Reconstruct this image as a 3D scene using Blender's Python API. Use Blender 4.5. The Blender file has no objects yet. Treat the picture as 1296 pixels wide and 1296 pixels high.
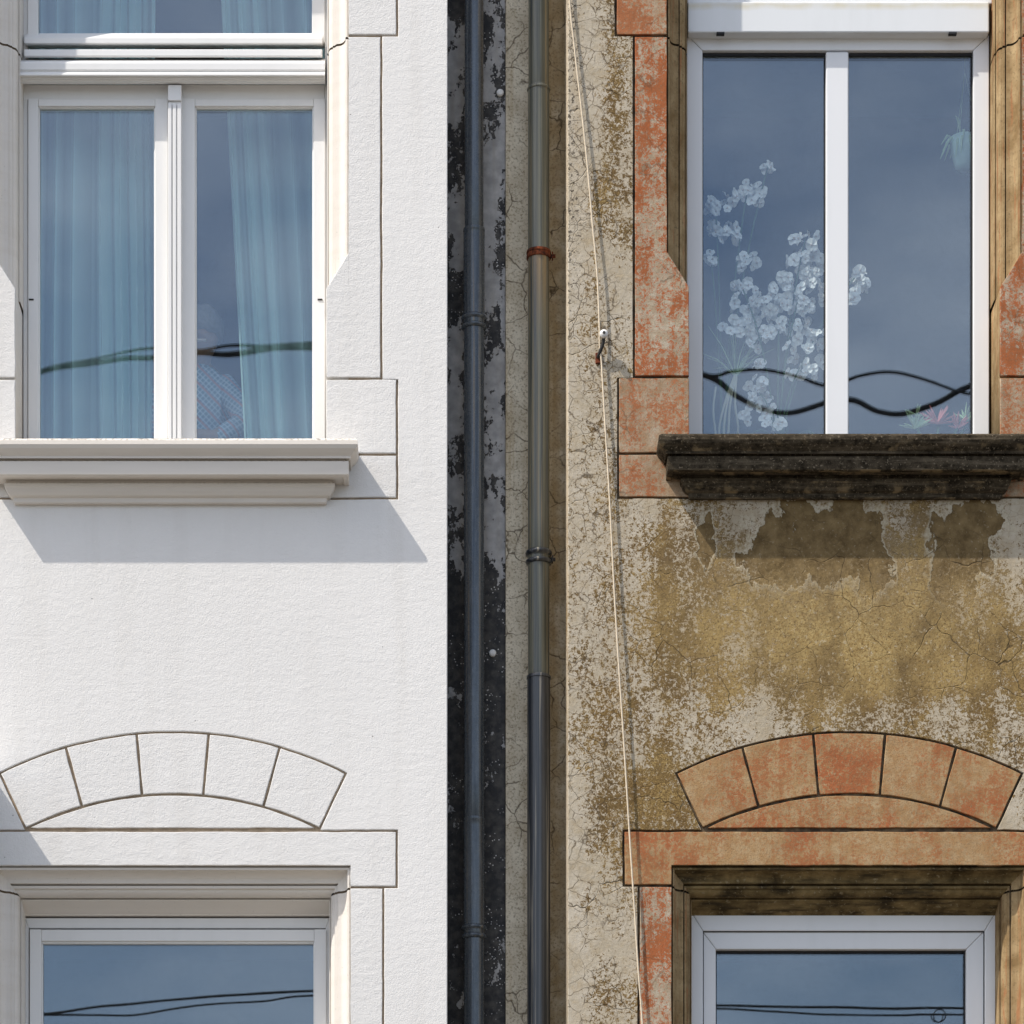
import bpy, bmesh, math, random
from mathutils import Vector, Matrix, noise as mnoise
R = math.radians
random.seed(7)
scn = bpy.context.scene
C = scn.collection

# ------------------------------------------------------------------ camera, sky, sun, exposure
# facade plane is y = 0 (street at negative y); the camera stands across the street with a shift lens
S, DIST, PXC, PYH, EYE = 300.0, 14.0, 580.0, 2200.0, 1.6     # photo pixels per metre on the facade, distance, vanishing point, eye height
CX = (PXC - 648) / S
def PX(px, d=0.0): return CX + (px - PXC) / S * (DIST + d) / DIST       # photo column -> x at depth d behind the facade
def PZ(py, d=0.0): return EYE + (PYH - py) / S * (DIST + d) / DIST
cam = bpy.data.cameras.new('camera'); camo = bpy.data.objects.new('camera', cam); C.objects.link(camo)
camo.location = (CX, -DIST, EYE); camo.rotation_euler = (R(90), 0, 0)
cam.sensor_width = 36; cam.lens = 36 * DIST / (1296 / S)
cam.shift_x = (648 - PXC) / 1296; cam.shift_y = (PYH - 648) / 1296
cam.clip_start = 0.1; cam.clip_end = 3000
scn.camera = camo

SUN = Vector((1.80, 1.0, -2.72)).normalized()                 # direction the light travels
w = bpy.data.worlds.new('World'); scn.world = w; w.use_nodes = True
nt = w.node_tree; nt.nodes.clear()
sky = nt.nodes.new('ShaderNodeTexSky'); sky.sky_type = 'NISHITA'; sky.sun_disc = False
sky.sun_elevation = math.asin(-SUN.z); sky.sun_rotation = math.atan2(-SUN.x, -SUN.y)
sky.air_density = 1.0; sky.dust_density = 2.0; sky.ozone_density = 1.2
tc = nt.nodes.new('ShaderNodeTexCoord')
mp = nt.nodes.new('ShaderNodeMapping'); mp.inputs['Scale'].default_value = (1, 1, 2.2)
nz = nt.nodes.new('ShaderNodeTexNoise'); nz.inputs['Scale'].default_value = 5.0; nz.inputs['Detail'].default_value = 7; nz.inputs['Roughness'].default_value = 0.55
rmp = nt.nodes.new('ShaderNodeMapRange'); rmp.inputs[1].default_value = 0.42; rmp.inputs[2].default_value = 0.78; rmp.inputs[3].default_value = 0.02; rmp.inputs[4].default_value = 0.60
mx = nt.nodes.new('ShaderNodeMixRGB'); mx.inputs[2].default_value = (11, 11.3, 12, 1)
bg = nt.nodes.new('ShaderNodeBackground'); bg.inputs[1].default_value = 0.15
wo = nt.nodes.new('ShaderNodeOutputWorld')
L = nt.links.new
L(tc.outputs['Generated'], mp.inputs[0]); L(mp.outputs[0], nz.inputs['Vector']); L(nz.outputs[0], rmp.inputs[0])
L(rmp.outputs[0], mx.inputs[0]); L(sky.outputs[0], mx.inputs[1]); L(mx.outputs[0], bg.inputs[0]); L(bg.outputs[0], wo.inputs[0])
sl = bpy.data.lights.new('sun', 'SUN'); sl.energy = 4.2; sl.angle = R(0.53); sl.color = (1.0, 0.935, 0.845)
so = bpy.data.objects.new('sun', sl); C.objects.link(so); so.rotation_euler = SUN.to_track_quat('-Z', 'Y').to_euler(); so.location = (-10, -10, 20)
scn.view_settings.view_transform = 'Standard'; scn.view_settings.look = 'None'; scn.view_settings.gamma = 1
scn.view_settings.exposure = 0.19
scn.render.engine = 'CYCLES'
scn.cycles.max_bounces = 7; scn.cycles.diffuse_bounces = 3; scn.cycles.glossy_bounces = 3; scn.cycles.transparent_max_bounces = 16; scn.cycles.use_denoising = True

# ------------------------------------------------------------------ material helpers
class M:
    def __init__(s, name, rough=0.85, spec=0.3):
        s.m = bpy.data.materials.new(name); s.m.use_nodes = True; s.t = s.m.node_tree; s.n = s.t.nodes
        s.b = s.n['Principled BSDF']; s.b.inputs['Roughness'].default_value = rough; s.b.inputs['Specular IOR Level'].default_value = spec
        s.geo = s.n.new('ShaderNodeNewGeometry'); s.P = s.geo.outputs['Position']
    def set(s, inp, v):
        if hasattr(v, 'is_linked') or hasattr(v, 'links'): s.t.links.new(v, inp)
        elif isinstance(v, (tuple, list)) and len(v) == 3 and inp.type == 'RGBA': inp.default_value = (*v, 1)
        else: inp.default_value = v
    def math(s, op, a, b=0.0, clamp=False):
        n = s.n.new('ShaderNodeMath'); n.operation = op; n.use_clamp = clamp; s.set(n.inputs[0], a); s.set(n.inputs[1], b); return n.outputs[0]
    def vmath(s, op, a, b=(0, 0, 0)):
        n = s.n.new('ShaderNodeVectorMath'); n.operation = op; s.set(n.inputs[0], a); s.set(n.inputs[1], b)
        return n.outputs['Value'] if op in ('LENGTH', 'DOT_PRODUCT') else n.outputs[0]
    def mul(s, a, v): return s.vmath('MULTIPLY', a, v)
    def noise(s, scale, detail=4, rough=0.55, vec=None, dist=0.0, color=False):
        n = s.n.new('ShaderNodeTexNoise'); s.set(n.inputs['Vector'], vec or s.P); s.set(n.inputs['Scale'], scale)
        n.inputs['Detail'].default_value = detail; n.inputs['Roughness'].default_value = rough; n.inputs['Distortion'].default_value = dist
        return n.outputs['Color' if color else 0]
    def warp(s, vec, scale, amt):
        c = s.noise(scale, 3, color=True, vec=vec); c = s.vmath('SUBTRACT', c, (.5, .5, .5)); c = s.mul(c, (amt, amt, amt)); return s.vmath('ADD', vec, c)
    def voro(s, scale, vec=None, feat='DISTANCE_TO_EDGE', out='Distance'):
        n = s.n.new('ShaderNodeTexVoronoi'); n.feature = feat; s.set(n.inputs['Vector'], vec or s.P); n.inputs['Scale'].default_value = scale; return n.outputs[out]
    def ramp(s, v, a, b, lo=0.0, hi=1.0, smooth=False):
        n = s.n.new('ShaderNodeMapRange'); n.interpolation_type = 'SMOOTHSTEP' if smooth else 'LINEAR'
        s.set(n.inputs[0], v); s.set(n.inputs[1], a); s.set(n.inputs[2], b); s.set(n.inputs[3], lo); s.set(n.inputs[4], hi); return n.outputs[0]
    def mix(s, f, a, b, blend='MIX'):
        n = s.n.new('ShaderNodeMixRGB'); n.blend_type = blend; s.set(n.inputs[0], f); s.set(n.inputs[1], a); s.set(n.inputs[2], b); return n.outputs[0]
    def bump(s, h, strength=0.3, dist=0.01, prev=None):
        n = s.n.new('ShaderNodeBump'); n.inputs['Strength'].default_value = strength; n.inputs['Distance'].default_value = dist; s.set(n.inputs['Height'], h)
        if prev: s.set(n.inputs['Normal'], prev)
        s.set(s.b.inputs['Normal'], n.outputs[0]); return n.outputs[0]
    def col(s, c): s.set(s.b.inputs['Base Color'], c)
    def blob(s, vec, cx, cz, rx, rz):         # 1 in the middle, 0 on the ellipse, negative outside
        v = s.vmath('SUBTRACT', vec, (cx, 0, cz)); v = s.mul(v, (1 / rx, 0, 1 / rz)); return s.math('SUBTRACT', 1.0, s.vmath('LENGTH', v))
    def pblob(s, vec, px, py, rx, ry): return s.blob(vec, PX(px), PZ(py), rx / S, ry / S)
    def maxof(s, L_):
        r = L_[0]
        for x in L_[1:]: r = s.math('MAXIMUM', r, x)
        return r
    def rnd(s):
        n = s.n.new('ShaderNodeObjectInfo'); return n.outputs['Random']

MATS = {}
def plain(name, c, rough=0.6, spec=0.4, metal=0.0, var=0.08, sc=30):
    m = M(name, rough, spec); m.b.inputs['Metallic'].default_value = metal
    m.col(m.mix(m.ramp(m.noise(sc, 5), .3, .7), tuple(x * (1 - var) for x in c), tuple(min(1, x * (1 + var)) for x in c)))
    MATS[name] = m.m; return m

# white painted render
def white_render(name, c, rough_amt):
    m = M(name, 0.9, 0.2)
    big = m.ramp(m.noise(0.9, 4), .3, .75); mid = m.noise(7, 5)
    colr = m.mix(big, tuple(x * .935 for x in c), c)
    colr = m.mix(m.ramp(mid, .55, .8, 0, .22), colr, (c[0] * .86, c[1] * .85, c[2] * .84))
    streak = m.noise(1.0, 5, vec=m.mul(m.P, (9, 1, .7)))
    colr = m.mix(m.ramp(streak, .50, .80, 0, .24), colr, (.56, .53, .48))
    pit = m.ramp(m.voro(9, feat='F1'), .02, .035, 1, 0); pitm = m.math('MULTIPLY', pit, m.ramp(m.noise(2.3, 2), .50, .55))
    colr = m.mix(m.math('MULTIPLY', pitm, .7), colr, (.25, .24, .22))
    m.col(colr)
    grain = m.noise(150, 4, .65); lump = m.noise(42, 4, .6); trow = m.noise(1, 4, .6, vec=m.mul(m.P, (9, 9, 22)), dist=.5)
    h = m.math('ADD', m.math('MULTIPLY', grain, .5), m.math('ADD', m.math('MULTIPLY', lump, .5), m.math('MULTIPLY', trow, .42)))
    h = m.math('SUBTRACT', h, m.math('MULTIPLY', pitm, 1.0))
    m.bump(h, rough_amt, .010)
    MATS[name] = m.m
white_render('white_wall', (.80, .785, .76), .36)
white_render('white_block', (.79, .775, .75), .44)
def trim(name, c):
    m = M(name, .7, .3)
    g = m.ramp(m.noise(1, 5, vec=m.mul(m.P, (3, 3, 22))), .45, .8, 0, .35)
    cc = m.mix(g, c, (c[0] * .82, c[1] * .78, c[2] * .72)); cc = m.mix(m.ramp(m.noise(90, 3), .66, .74, 0, .35), cc, (.35, .32, .27)); m.col(cc)
    m.bump(m.noise(60, 5), .12, .004); MATS[name] = m.m
trim('white_trim', (.76, .715, .655))
def sill_white():
    m = M('white_sill', .75, .3)
    c = (.72, .67, .605)
    cc = m.mix(m.ramp(m.noise(1, 5, vec=m.mul(m.P, (3, 3, 26))), .42, .8, 0, .4), c, (.58, .54, .48))
    up = m.n.new('ShaderNodeSeparateXYZ'); m.set(up.inputs[0], m.geo.outputs['Normal'])
    dirt = m.math('MULTIPLY', m.ramp(up.outputs[2], .3, .8), m.ramp(m.noise(70, 5), .45, .62))
    cc = m.mix(dirt, cc, (.16, .14, .11)); m.col(cc); m.bump(m.noise(70, 5), .15, .004); MATS['white_sill'] = m.m
sill_white()
m = plain('groove_white', (.36, .28, .20), .95, .1, var=.25, sc=40)
m = M('old_groove', .95, .1); m.col(m.mix(m.ramp(m.noise(25, 4), .4, .65), (.05, .04, .03), (.16, .12, .075))); MATS['old_groove'] = m.m
def pvc(name, c, rough=.35):
    m = M(name, rough, .5); cc = m.mix(m.ramp(m.noise(1, 4, vec=m.mul(m.P, (12, 12, 2))), .5, .85, 0, .3), c, (c[0] * .82, c[1] * .82, c[2] * .80))
    m.col(cc); m.bump(m.noise(3, 2), .05, .01); MATS[name] = m.m; return m, cc
pvc('white_paint', (.80, .795, .78), .42); pvc('white_pvc', (.79, .80, .81), .32)
mm, cc = pvc('shutter_box', (.76, .78, .79), .4)
# rust-yellow run-off band under the box's top edge
zz = mm.n.new('ShaderNodeSeparateXYZ'); mm.set(zz.inputs[0], mm.warp(mm.P, 9, .03))
band = mm.math('MULTIPLY', mm.ramp(mm.math('ABSOLUTE', mm.math('SUBTRACT', zz.outputs[2], PZ(6, .18))), .0, .022, 1, 0), mm.ramp(mm.noise(1, 4, vec=mm.mul(mm.P, (7, 1, 1))), .3, .7, .1, .75))
mm.col(mm.mix(band, cc, (.60, .50, .24)))
plain('gasket', (.02, .02, .022), .6, .3)

# weathered plaster of the old house
def old_plaster():
    m = M('old_plaster', .92, .15); P = m.P
    W1 = m.warp(P, 7, .16); W2 = m.warp(W1, 26, .05)
    big = m.noise(1.5, 5, .6); mid = m.noise(6, 6, .65); fine = m.noise(55, 6, .75, dist=.4); vfine = m.noise(150, 4, .7)
    streak = m.noise(1, 5, .6, vec=m.mul(P, (6.5, 1, .9)))
    pale = m.mix(m.ramp(mid, .35, .68), (.43, .37, .275), (.56, .505, .415))
    pale = m.mix(m.ramp(m.noise(20, 6, .7), .46, .66, 0, .65), pale, (.37, .29, .18))
    ochre = m.mix(m.ramp(m.noise(9, 5), .35, .68), (.22, .135, .045), (.46, .325, .125))
    ochre = m.mix(m.ramp(vfine, .40, .58, 0, .85), ochre, (.11, .066, .027))
    # where the paint is gone
    f = [m.pblob(W1, 1075, 780, 330, 175), m.math('MULTIPLY', m.pblob(W1, 855, 760, 130, 260), .55), m.math('MULTIPLY', m.pblob(W1, 1270, 840, 150, 160), .7), m.math('MULTIPLY', m.pblob(W1, 840, 1000, 90, 130), .55)]
    cov = m.math('MULTIPLY', m.maxof(f), .46); cov = m.math('MAXIMUM', cov, -.10)
    rgt = m.n.new('ShaderNodeSeparateXYZ'); m.set(rgt.inputs[0], P)
    loose = m.ramp(streak, .38, .66, -.06, .12)
    up = m.math('MULTIPLY', m.ramp(rgt.outputs[2], PZ(560), PZ(250), 0, .20), m.ramp(rgt.outputs[0], PX(722), PX(765)))
    lowb = m.math('MULTIPLY', m.ramp(rgt.outputs[2], PZ(960), PZ(1100), 0, .16), m.ramp(rgt.outputs[0], PX(722), PX(755)))
    cov = m.math('ADD', cov, m.math('ADD', loose, m.math('ADD', up, lowb)))
    cov = m.math('ADD', cov, m.math('ADD', m.math('MULTIPLY', m.math('SUBTRACT', big, .5), .45), m.math('MULTIPLY', m.math('SUBTRACT', mid, .5), .65)))
    thr = m.math('ADD', cov, m.math('ADD', m.math('MULTIPLY', m.math('SUBTRACT', fine, .5), 1.5), m.math('MULTIPLY', m.math('SUBTRACT', vfine, .5), .8)))
    msk = m.ramp(thr, .08, .17)
    cc = m.mix(msk, pale, ochre)
    core = m.ramp(m.math('ADD', m.pblob(W1, 1075, 790, 300, 140), m.math('MULTIPLY', m.math('SUBTRACT', mid, .5), 1.4)), .0, .7, 0, .7)
    cc = m.mix(core, cc, m.mix(m.ramp(m.math('ADD', m.math('MULTIPLY', fine, .6), m.math('MULTIPLY', vfine, .4)), .40, .60), (.25, .155, .05), (.60, .455, .21)))
    drk = m.ramp(m.math('ADD', m.noise(1, 6, .65, vec=m.mul(W1, (5, 1, 2.6))), m.math('MULTIPLY', m.math('SUBTRACT', fine, .5), .35)),   .44, .64, 0, .75)
    cc = m.mix(m.math('MULTIPLY', drk, m.math('MAXIMUM', msk, core)), cc, (.125, .082, .036))
    lt = m.math('MULTIPLY', m.ramp(m.noise(38, 5, .7), .57, .63), m.ramp(vfine, .42, .55)); cc = m.mix(m.math('MULTIPLY', lt, .8), cc, (.55, .48, .35))
    dk = m.ramp(m.noise(95, 5, .75), .53, .60, 0, .75); cc = m.mix(m.math('MULTIPLY', dk, m.math('MAXIMUM', msk, core)), cc, (.10, .062, .025))
    # grey-brown rain veil below the sill and greyish areas
    veil = m.math('MULTIPLY', m.ramp(m.math('ADD', m.pblob(W1, 1080, 690, 300, 120), m.math('MULTIPLY', m.math('SUBTRACT', streak, .5), 1.5)), 0, .6, 0, .5), m.ramp(m.noise(13, 5), .3, .6))
    cc = m.mix(veil, cc, (.20, .15, .088))
    # peeled patches
    pl = [(893, 683, 17, 40), (985, 700, 50, 60), (1052, 690, 68, 62), (1102, 705, 28, 70), (1010, 646, 34, 22), (1075, 640, 32, 26), (1218, 690, 50, 64), (1243, 664, 36, 40), (1205, 745, 34, 34), (1350, 700, 50, 60)]
    pe = m.maxof([m.pblob(W2, *b) for b in pl])
    pe = m.math('ADD', pe, m.math('MULTIPLY', m.math('SUBTRACT', m.noise(1, 6, .62, vec=m.mul(P, (15, 1, 8))), .5), 1.35))
    soft = m.ramp(rgt.outputs[2], PZ(775), PZ(690), .0, 1)
    pm = m.math('MULTIPLY', m.ramp(pe, .17, .21), m.ramp(m.math('ADD', soft, m.math('MULTIPLY', m.math('SUBTRACT', fine, .5), 2.2)), .2, .75))
    rim = m.math('MULTIPLY', m.ramp(pe, -.02, .17), m.ramp(pe, .17, .20, 1, 0))
    peel = m.mix(m.ramp(m.noise(16, 6, .65), .35, .7), (.10, .066, .028), (.235, .165, .078)); peel = m.mix(m.ramp(m.noise(75, 4), .62, .7, 0, .5), peel, (.42, .37, .27))
    cc = m.mix(m.math('MULTIPLY', rim, m.math('MULTIPLY', soft, .8)), cc, (.50, .45, .34)); cc = m.mix(pm, cc, peel)
    # hairline cracks
    Wc = m.warp(P, 5, .12); ck = m.math('MULTIPLY', m.ramp(m.voro(5.5, Wc), .0, .014, .8, 0), m.ramp(m.noise(3, 3), .48, .58))
    Wd = m.warp(P, 13, .05); ck2 = m.math('MULTIPLY', m.ramp(m.voro(16, Wd), .0, .03, .6, 0), m.ramp(m.noise(4.2, 3), .46, .6))
    crk = m.math('MULTIPLY', m.math('MAXIMUM', ck, ck2), m.ramp(m.noise(40, 3), .35, .5))
    crk2 = m.math('MULTIPLY', m.ramp(m.voro(13, Wd), .0, .030, .9, 0), m.ramp(rgt.outputs[0], PX(800), PX(780))); crk = m.math('MAXIMUM', crk, m.math('MULTIPLY', crk2, m.ramp(m.noise(6, 3), .34, .48)))
    cc = m.mix(m.math('MULTIPLY', crk, .95), cc, (.07, .048, .026))
    # black speckle along the left edge
    edge = m.math('MULTIPLY', m.ramp(rgt.outputs[0], PX(718), PX(752), 1, 0), m.ramp(rgt.outputs[2], PZ(520), PZ(330), 0, 1))
    bl = m.math('MULTIPLY', m.ramp(m.math('ADD', m.noise(60, 4, .7), m.math('MULTIPLY', edge, .10)), .635, .66), m.ramp(edge, .1, .5)); cc = m.mix(m.math('MULTIPLY', bl, .85), cc, (.05, .04, .03))
    m.col(cc)
    h = m.math('SUBTRACT', m.math('ADD', m.math('MULTIPLY', m.noise(70, 5, .65), .5), m.math('MULTIPLY', m.noise(22, 4), .6)), m.math('ADD', m.math('MULTIPLY', m.ramp(pe, .16, .21), m.math('MULTIPLY', soft, 1.6)), m.math('MULTIPLY', ck, .8)))
    m.bump(h, .6, .007); MATS['old_plaster'] = m.m
old_plaster()
def red_block(name, red, under, worn, bias, crackly=True, orange=None):
    m = M(name, .9, .15); P = m.P
    r = m.rnd()
    comb = m.n.new('ShaderNodeCombineXYZ'); m.set(comb.inputs[0], m.math('MULTIPLY', r, 7.0)); m.set(comb.inputs[2], m.math('MULTIPLY', r, 3.0)); V = m.vmath('ADD', P, comb.outputs[0])
    big = m.noise(3.2, 4, .6, V); mid = m.noise(11, 6, .65, V); fine = m.noise(60, 6, .75, V, .4); vf = m.noise(150, 4, .7, V)
    rc = m.mix(m.ramp(mid, .35, .7), red, tuple(x * 1.35 for x in red)); 
    if orange: rc = m.mix(m.ramp(big, .38, .62), rc, orange)
    uc = m.mix(m.ramp(m.noise(24, 5, .6, V), .4, .68), under, worn)
    t = m.math('ADD', m.math('MULTIPLY', m.math('SUBTRACT', big, .5), 1.3), m.math('ADD', m.math('MULTIPLY', m.math('SUBTRACT', mid, .5), .9), m.math('ADD', m.math('MULTIPLY', m.math('SUBTRACT', fine, .5), 1.9), m.math('MULTIPLY', m.math('SUBTRACT', vf, .5), 1.2))))
    vs = m.noise(1, 4, .6, vec=m.mul(V, (26, 1, 1.4))); t = m.math('ADD', t, m.math('MULTIPLY', m.math('SUBTRACT', vs, .5), .7))
    k = m.ramp(t, bias - .10, bias + .10); cc = m.mix(k, rc, uc)
    cc = m.mix(m.ramp(vf, .50, .68, 0, .65), cc, (.14, .08, .042))
    gr = m.math('MULTIPLY', m.ramp(m.noise(4.5, 6, .7, V), .46, .68), m.ramp(fine, .38, .6)); cc = m.mix(m.math('MULTIPLY', gr, .5), cc, (.15, .088, .04))
    ck = m.math('MULTIPLY', m.ramp(m.voro(9, m.warp(V, 9, .07)), 0, .03, .9, 0), m.ramp(m.noise(4, 2, vec=V), .5, .6)); cc = m.mix(m.math('MULTIPLY', ck, .6 if crackly else .2), cc, (.10, .06, .035))
    m.col(cc)
    m.bump(m.noise(75, 5, .7, V), .4, .005); MATS[name] = m.m
red_block('red_strip', (.33, .105, .04), (.40, .32, .22), (.52, .46, .36), .03)
red_block('red_quoin', (.33, .125, .055), (.37, .255, .155), (.46, .38, .28), -.04)
red_block('arch_orange', (.31, .105, .042), (.38, .235, .11), (.45, .33, .19), -.03, False, (.36, .195, .085))
def old_stone():
    m = M('old_moulding', .9, .15); P = m.P
    vs = m.noise(1, 5, .6, vec=m.mul(P, (30, 30, 1.2))); mid = m.noise(9, 6, .65)
    cc = m.mix(m.ramp(mid, .35, .68), (.24, .155, .07), (.45, .33, .18)); cc = m.mix(m.ramp(vs, .5, .72, 0, .7), cc, (.115, .075, .035))
    cc = m.mix(m.math('MULTIPLY', m.ramp(m.noise(1, 4, vec=m.mul(m.warp(P, 12, .02), (45, 45, 2.2))), .57, .66), .6), cc, (.34, .125, .05))
    cc = m.mix(m.ramp(m.noise(90, 5), .55, .7, 0, .5), cc, (.10, .075, .04)); m.col(cc); m.bump(m.noise(70, 6, .65), .4, .005); MATS['old_moulding'] = m.m
    m = M('old_head', .92, .1)
    cc = m.mix(m.ramp(m.noise(7, 6, .65), .35, .62), (.055, .038, .017), (.27, .195, .09)); cc = m.mix(m.ramp(m.noise(1, 5, .6, vec=m.mul(m.P, (6, 26, 26))), .50, .66, 0, .8), cc, (.03, .024, .016))
    cc = m.mix(m.ramp(m.noise(60, 5), .60, .68, 0, .6), cc, (.36, .30, .19)); m.col(cc); m.bump(m.noise(60, 6, .65), .5, .007); MATS['old_head'] = m.m
    m = M('dark_sill', .95, .08)
    up = m.n.new('ShaderNodeSeparateXYZ'); m.set(up.inputs[0], m.geo.outputs['Normal'])
    cc = m.mix(m.ramp(m.noise(26, 6, .7), .35, .7), (.014, .011, .007), (.088, .07, .047)); cc = m.mix(m.ramp(m.noise(1, 5, .6, vec=m.mul(m.P, (4, 20, 60))), .5, .66, 0, .55), cc, (.15, .122, .085))
    cc = m.mix(m.ramp(m.noise(110, 4, .6), .60, .66, 0, .7), cc, (.25, .205, .145)); cc = m.mix(m.math('MULTIPLY', m.ramp(m.noise(14, 5), .55, .65), m.ramp(up.outputs[2], -.2, -.8)), cc, (.22, .165, .095))
    m.col(cc); m.bump(m.noise(60, 6, .7), .6, .007); MATS['dark_sill'] = m.m
old_stone()
def strips():
    m = M('flaking_paint', .6, .4); P = m.P; s = m.n.new('ShaderNodeSeparateXYZ'); m.set(s.inputs[0], P)
    W = m.warp(P, 20, .05); low = m.ramp(s.outputs[2], PZ(760), PZ(620), .15, -.02); edg = m.ramp(m.math('ABSOLUTE', m.math('SUBTRACT', s.outputs[0], PX(620))), .03, .10, 0, .03)
    t = m.math('ADD', m.math('ADD', m.noise(7, 6, .62, m.mul(W, (1.7, 1, .8))), low), m.math('MULTIPLY', m.math('SUBTRACT', m.noise(60, 4, .65), .5), .30)); t = m.math('ADD', t, edg)
    k = m.ramp(t, .515, .530)
    grey = m.mix(m.ramp(m.noise(22, 5), .35, .7), (.30, .295, .29), (.48, .47, .46)); grey = m.mix(m.ramp(m.noise(1, 5, vec=m.mul(P, (18, 1, 1.5))), .5, .75, 0, .5), grey, (.30, .26, .20))
    blk = m.mix(m.ramp(m.noise(30, 5), .4, .7), (.014, .013, .013), (.075, .068, .058))
    cc = m.mix(k, grey, blk)
    sp = m.math('MULTIPLY', m.math('MULTIPLY', m.ramp(m.voro(70, feat='F1'), .16, .22, 1, 0), m.ramp(m.noise(9, 3), .50, .58)), k); cc = m.mix(sp, cc, (.66, .64, .61)); m.col(cc)
    m.bump(m.math('SUBTRACT', m.math('MULTIPLY', m.noise(70, 4), .4), k), .6, .006); MATS['flaking_paint'] = m.m
    m = M('beige_strip', .92, .15); P = m.P
    cc = m.mix(m.ramp(m.noise(8, 6, .65), .35, .68), (.52, .45, .33), (.74, .67, .53)); cc = m.mix(m.ramp(m.noise(1, 5, .6, vec=m.mul(P, (22, 1, .8))), .5, .72, 0, .7), cc, (.36, .26, .125))
    s = m.n.new('ShaderNodeSeparateXYZ'); m.set(s.inputs[0], P); cc = m.mix(m.math('MULTIPLY', m.ramp(s.outputs[0], PX(690), PX(704)), m.ramp(m.noise(12, 4), .3, .6, .25, .75)), cc, (.32, .22, .10))
    cc = m.mix(m.ramp(m.noise(95, 4, .7), .50, .64, 0, .7), cc, (.19, .145, .085))
    ck = m.math('MULTIPLY', m.ramp(m.voro(7, m.warp(P, 8, .1)), 0, .025, .9, 0), m.ramp(m.noise(5, 2), .42, .55)); cc = m.mix(ck, cc, (.07, .05, .03)); m.col(cc)
    m.bump(m.math('SUBTRACT', m.noise(80, 5, .65), ck), .4, .005); MATS['beige_strip'] = m.m
strips()
def pipes():
    m = M('zinc_pipe', .42, .8); P = m.P; m.b.inputs['Metallic'].default_value = .35
    v = m.noise(1, 5, .6, vec=m.mul(P, (60, 60, 1.0))); cc = m.mix(m.ramp(v, .35, .7), (.03, .042, .058), (.11, .13, .15)); cc = m.mix(m.ramp(m.noise(1, 6, .7, vec=m.mul(P, (60, 60, 9))), .50, .75, 0, .5), cc, (.17, .18, .185))
    cc = m.mix(m.ramp(m.noise(1, 4, vec=m.mul(P, (45, 45, .6))), .58, .7, 0, .6), cc, (.22, .165, .10)); m.col(cc); m.set(m.b.inputs['Roughness'], m.ramp(m.noise(35, 5), .3, .7, .20, .34)); m.bump(m.noise(45, 5), .06, .004); MATS['zinc_pipe'] = m.m
    m = M('painted_pipe', .32, .6); P = m.P
    v = m.noise(1, 5, .65, vec=m.mul(P, (70, 70, .7))); cc = m.mix(m.ramp(v, .38, .62), (.04, .048, .043), (.145, .145, .11)); cc = m.mix(m.ramp(m.noise(1, 5, .6, vec=m.mul(P, (50, 50, 1.1))), .55, .7, 0, .8), cc, (.03, .042, .06))
    cc = m.mix(m.ramp(m.noise(1, 4, vec=m.mul(P, (40, 40, .5))), .56, .68, 0, .55), cc, (.32, .23, .11))
    s = m.n.new('ShaderNodeSeparateXYZ'); m.set(s.inputs[0], P); run = m.math('MULTIPLY', m.ramp(s.outputs[2], PZ(430, .22), PZ(326, .22)), m.ramp(s.outputs[2], PZ(322, .22), PZ(318, .22), 1, 0)); cc = m.mix(m.math('MULTIPLY', run, m.ramp(v, .42, .62, .0, .45)), cc, (.36, .21, .07))
    m.col(cc); m.bump(m.noise(60, 5), .12, .003); MATS['painted_pipe'] = m.m
    m = M('cast_sleeve', .30, .6); P = m.P
    v = m.noise(1, 5, .65, vec=m.mul(P, (75, 75, .5))); cc = m.mix(m.ramp(v, .4, .66), (.012, .016, .022), (.045, .05, .058)); cc = m.mix(m.ramp(m.noise(1, 5, .6, vec=m.mul(P, (60, 60, .7))), .58, .66, 0, .6), cc, (.34, .31, .25)); m.col(cc); m.bump(m.noise(50, 5), .1, .003); MATS['cast_sleeve'] = m.m
    m = M('rust', .9, .2); m.col(m.mix(m.ramp(m.noise(60, 5), .35, .65), (.04, .014, .009), (.19, .05, .02))); m.bump(m.noise(90, 5), .4, .004); MATS['rust'] = m.m
pipes()
plain('iron_dark', (.03, .028, .026), .7, .3, var=.4, sc=60)
plain('cord', (.66, .56, .42), .85, .2, var=.12, sc=80); plain('porcelain', (.78, .77, .74), .25, .5)
plain('cable_rubber', (.07, .07, .072), .6, .3)
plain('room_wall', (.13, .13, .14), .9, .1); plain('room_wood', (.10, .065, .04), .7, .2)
plain('petal', (.90, .87, .84), .6, .3, var=.05); plain('petal_core', (.62, .50, .44), .6, .3); plain('leaf', (.06, .13, .05), .5, .4, var=.3); plain('pale_leaf', (.42, .56, .34), .55, .4, var=.2)
plain('dry_stalk', (.62, .58, .44), .8, .2); plain('pink_leaf', (.62, .22, .22), .6, .3, var=.3, sc=25); plain('pot_clay', (.36, .16, .09), .8, .2); plain('pot_mint', (.52, .70, .62), .4, .4); plain('soil', (.03, .02, .015), .95, .1)
plain('skin', (.36, .23, .17), .6, .3); plain('hair', (.17, .155, .145), .7, .3, var=.25, sc=90); plain('trousers', (.05, .06, .09), .9, .1)
plain('asphalt', (.055, .052, .048), .9, .2, var=.3, sc=20); plain('paving', (.20, .175, .145), .9, .2, var=.15, sc=6); plain('kerb_stone', (.36, .35, .33), .9, .2)
plain('roof_tile', (.22, .09, .05), .85, .2, var=.25)
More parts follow.
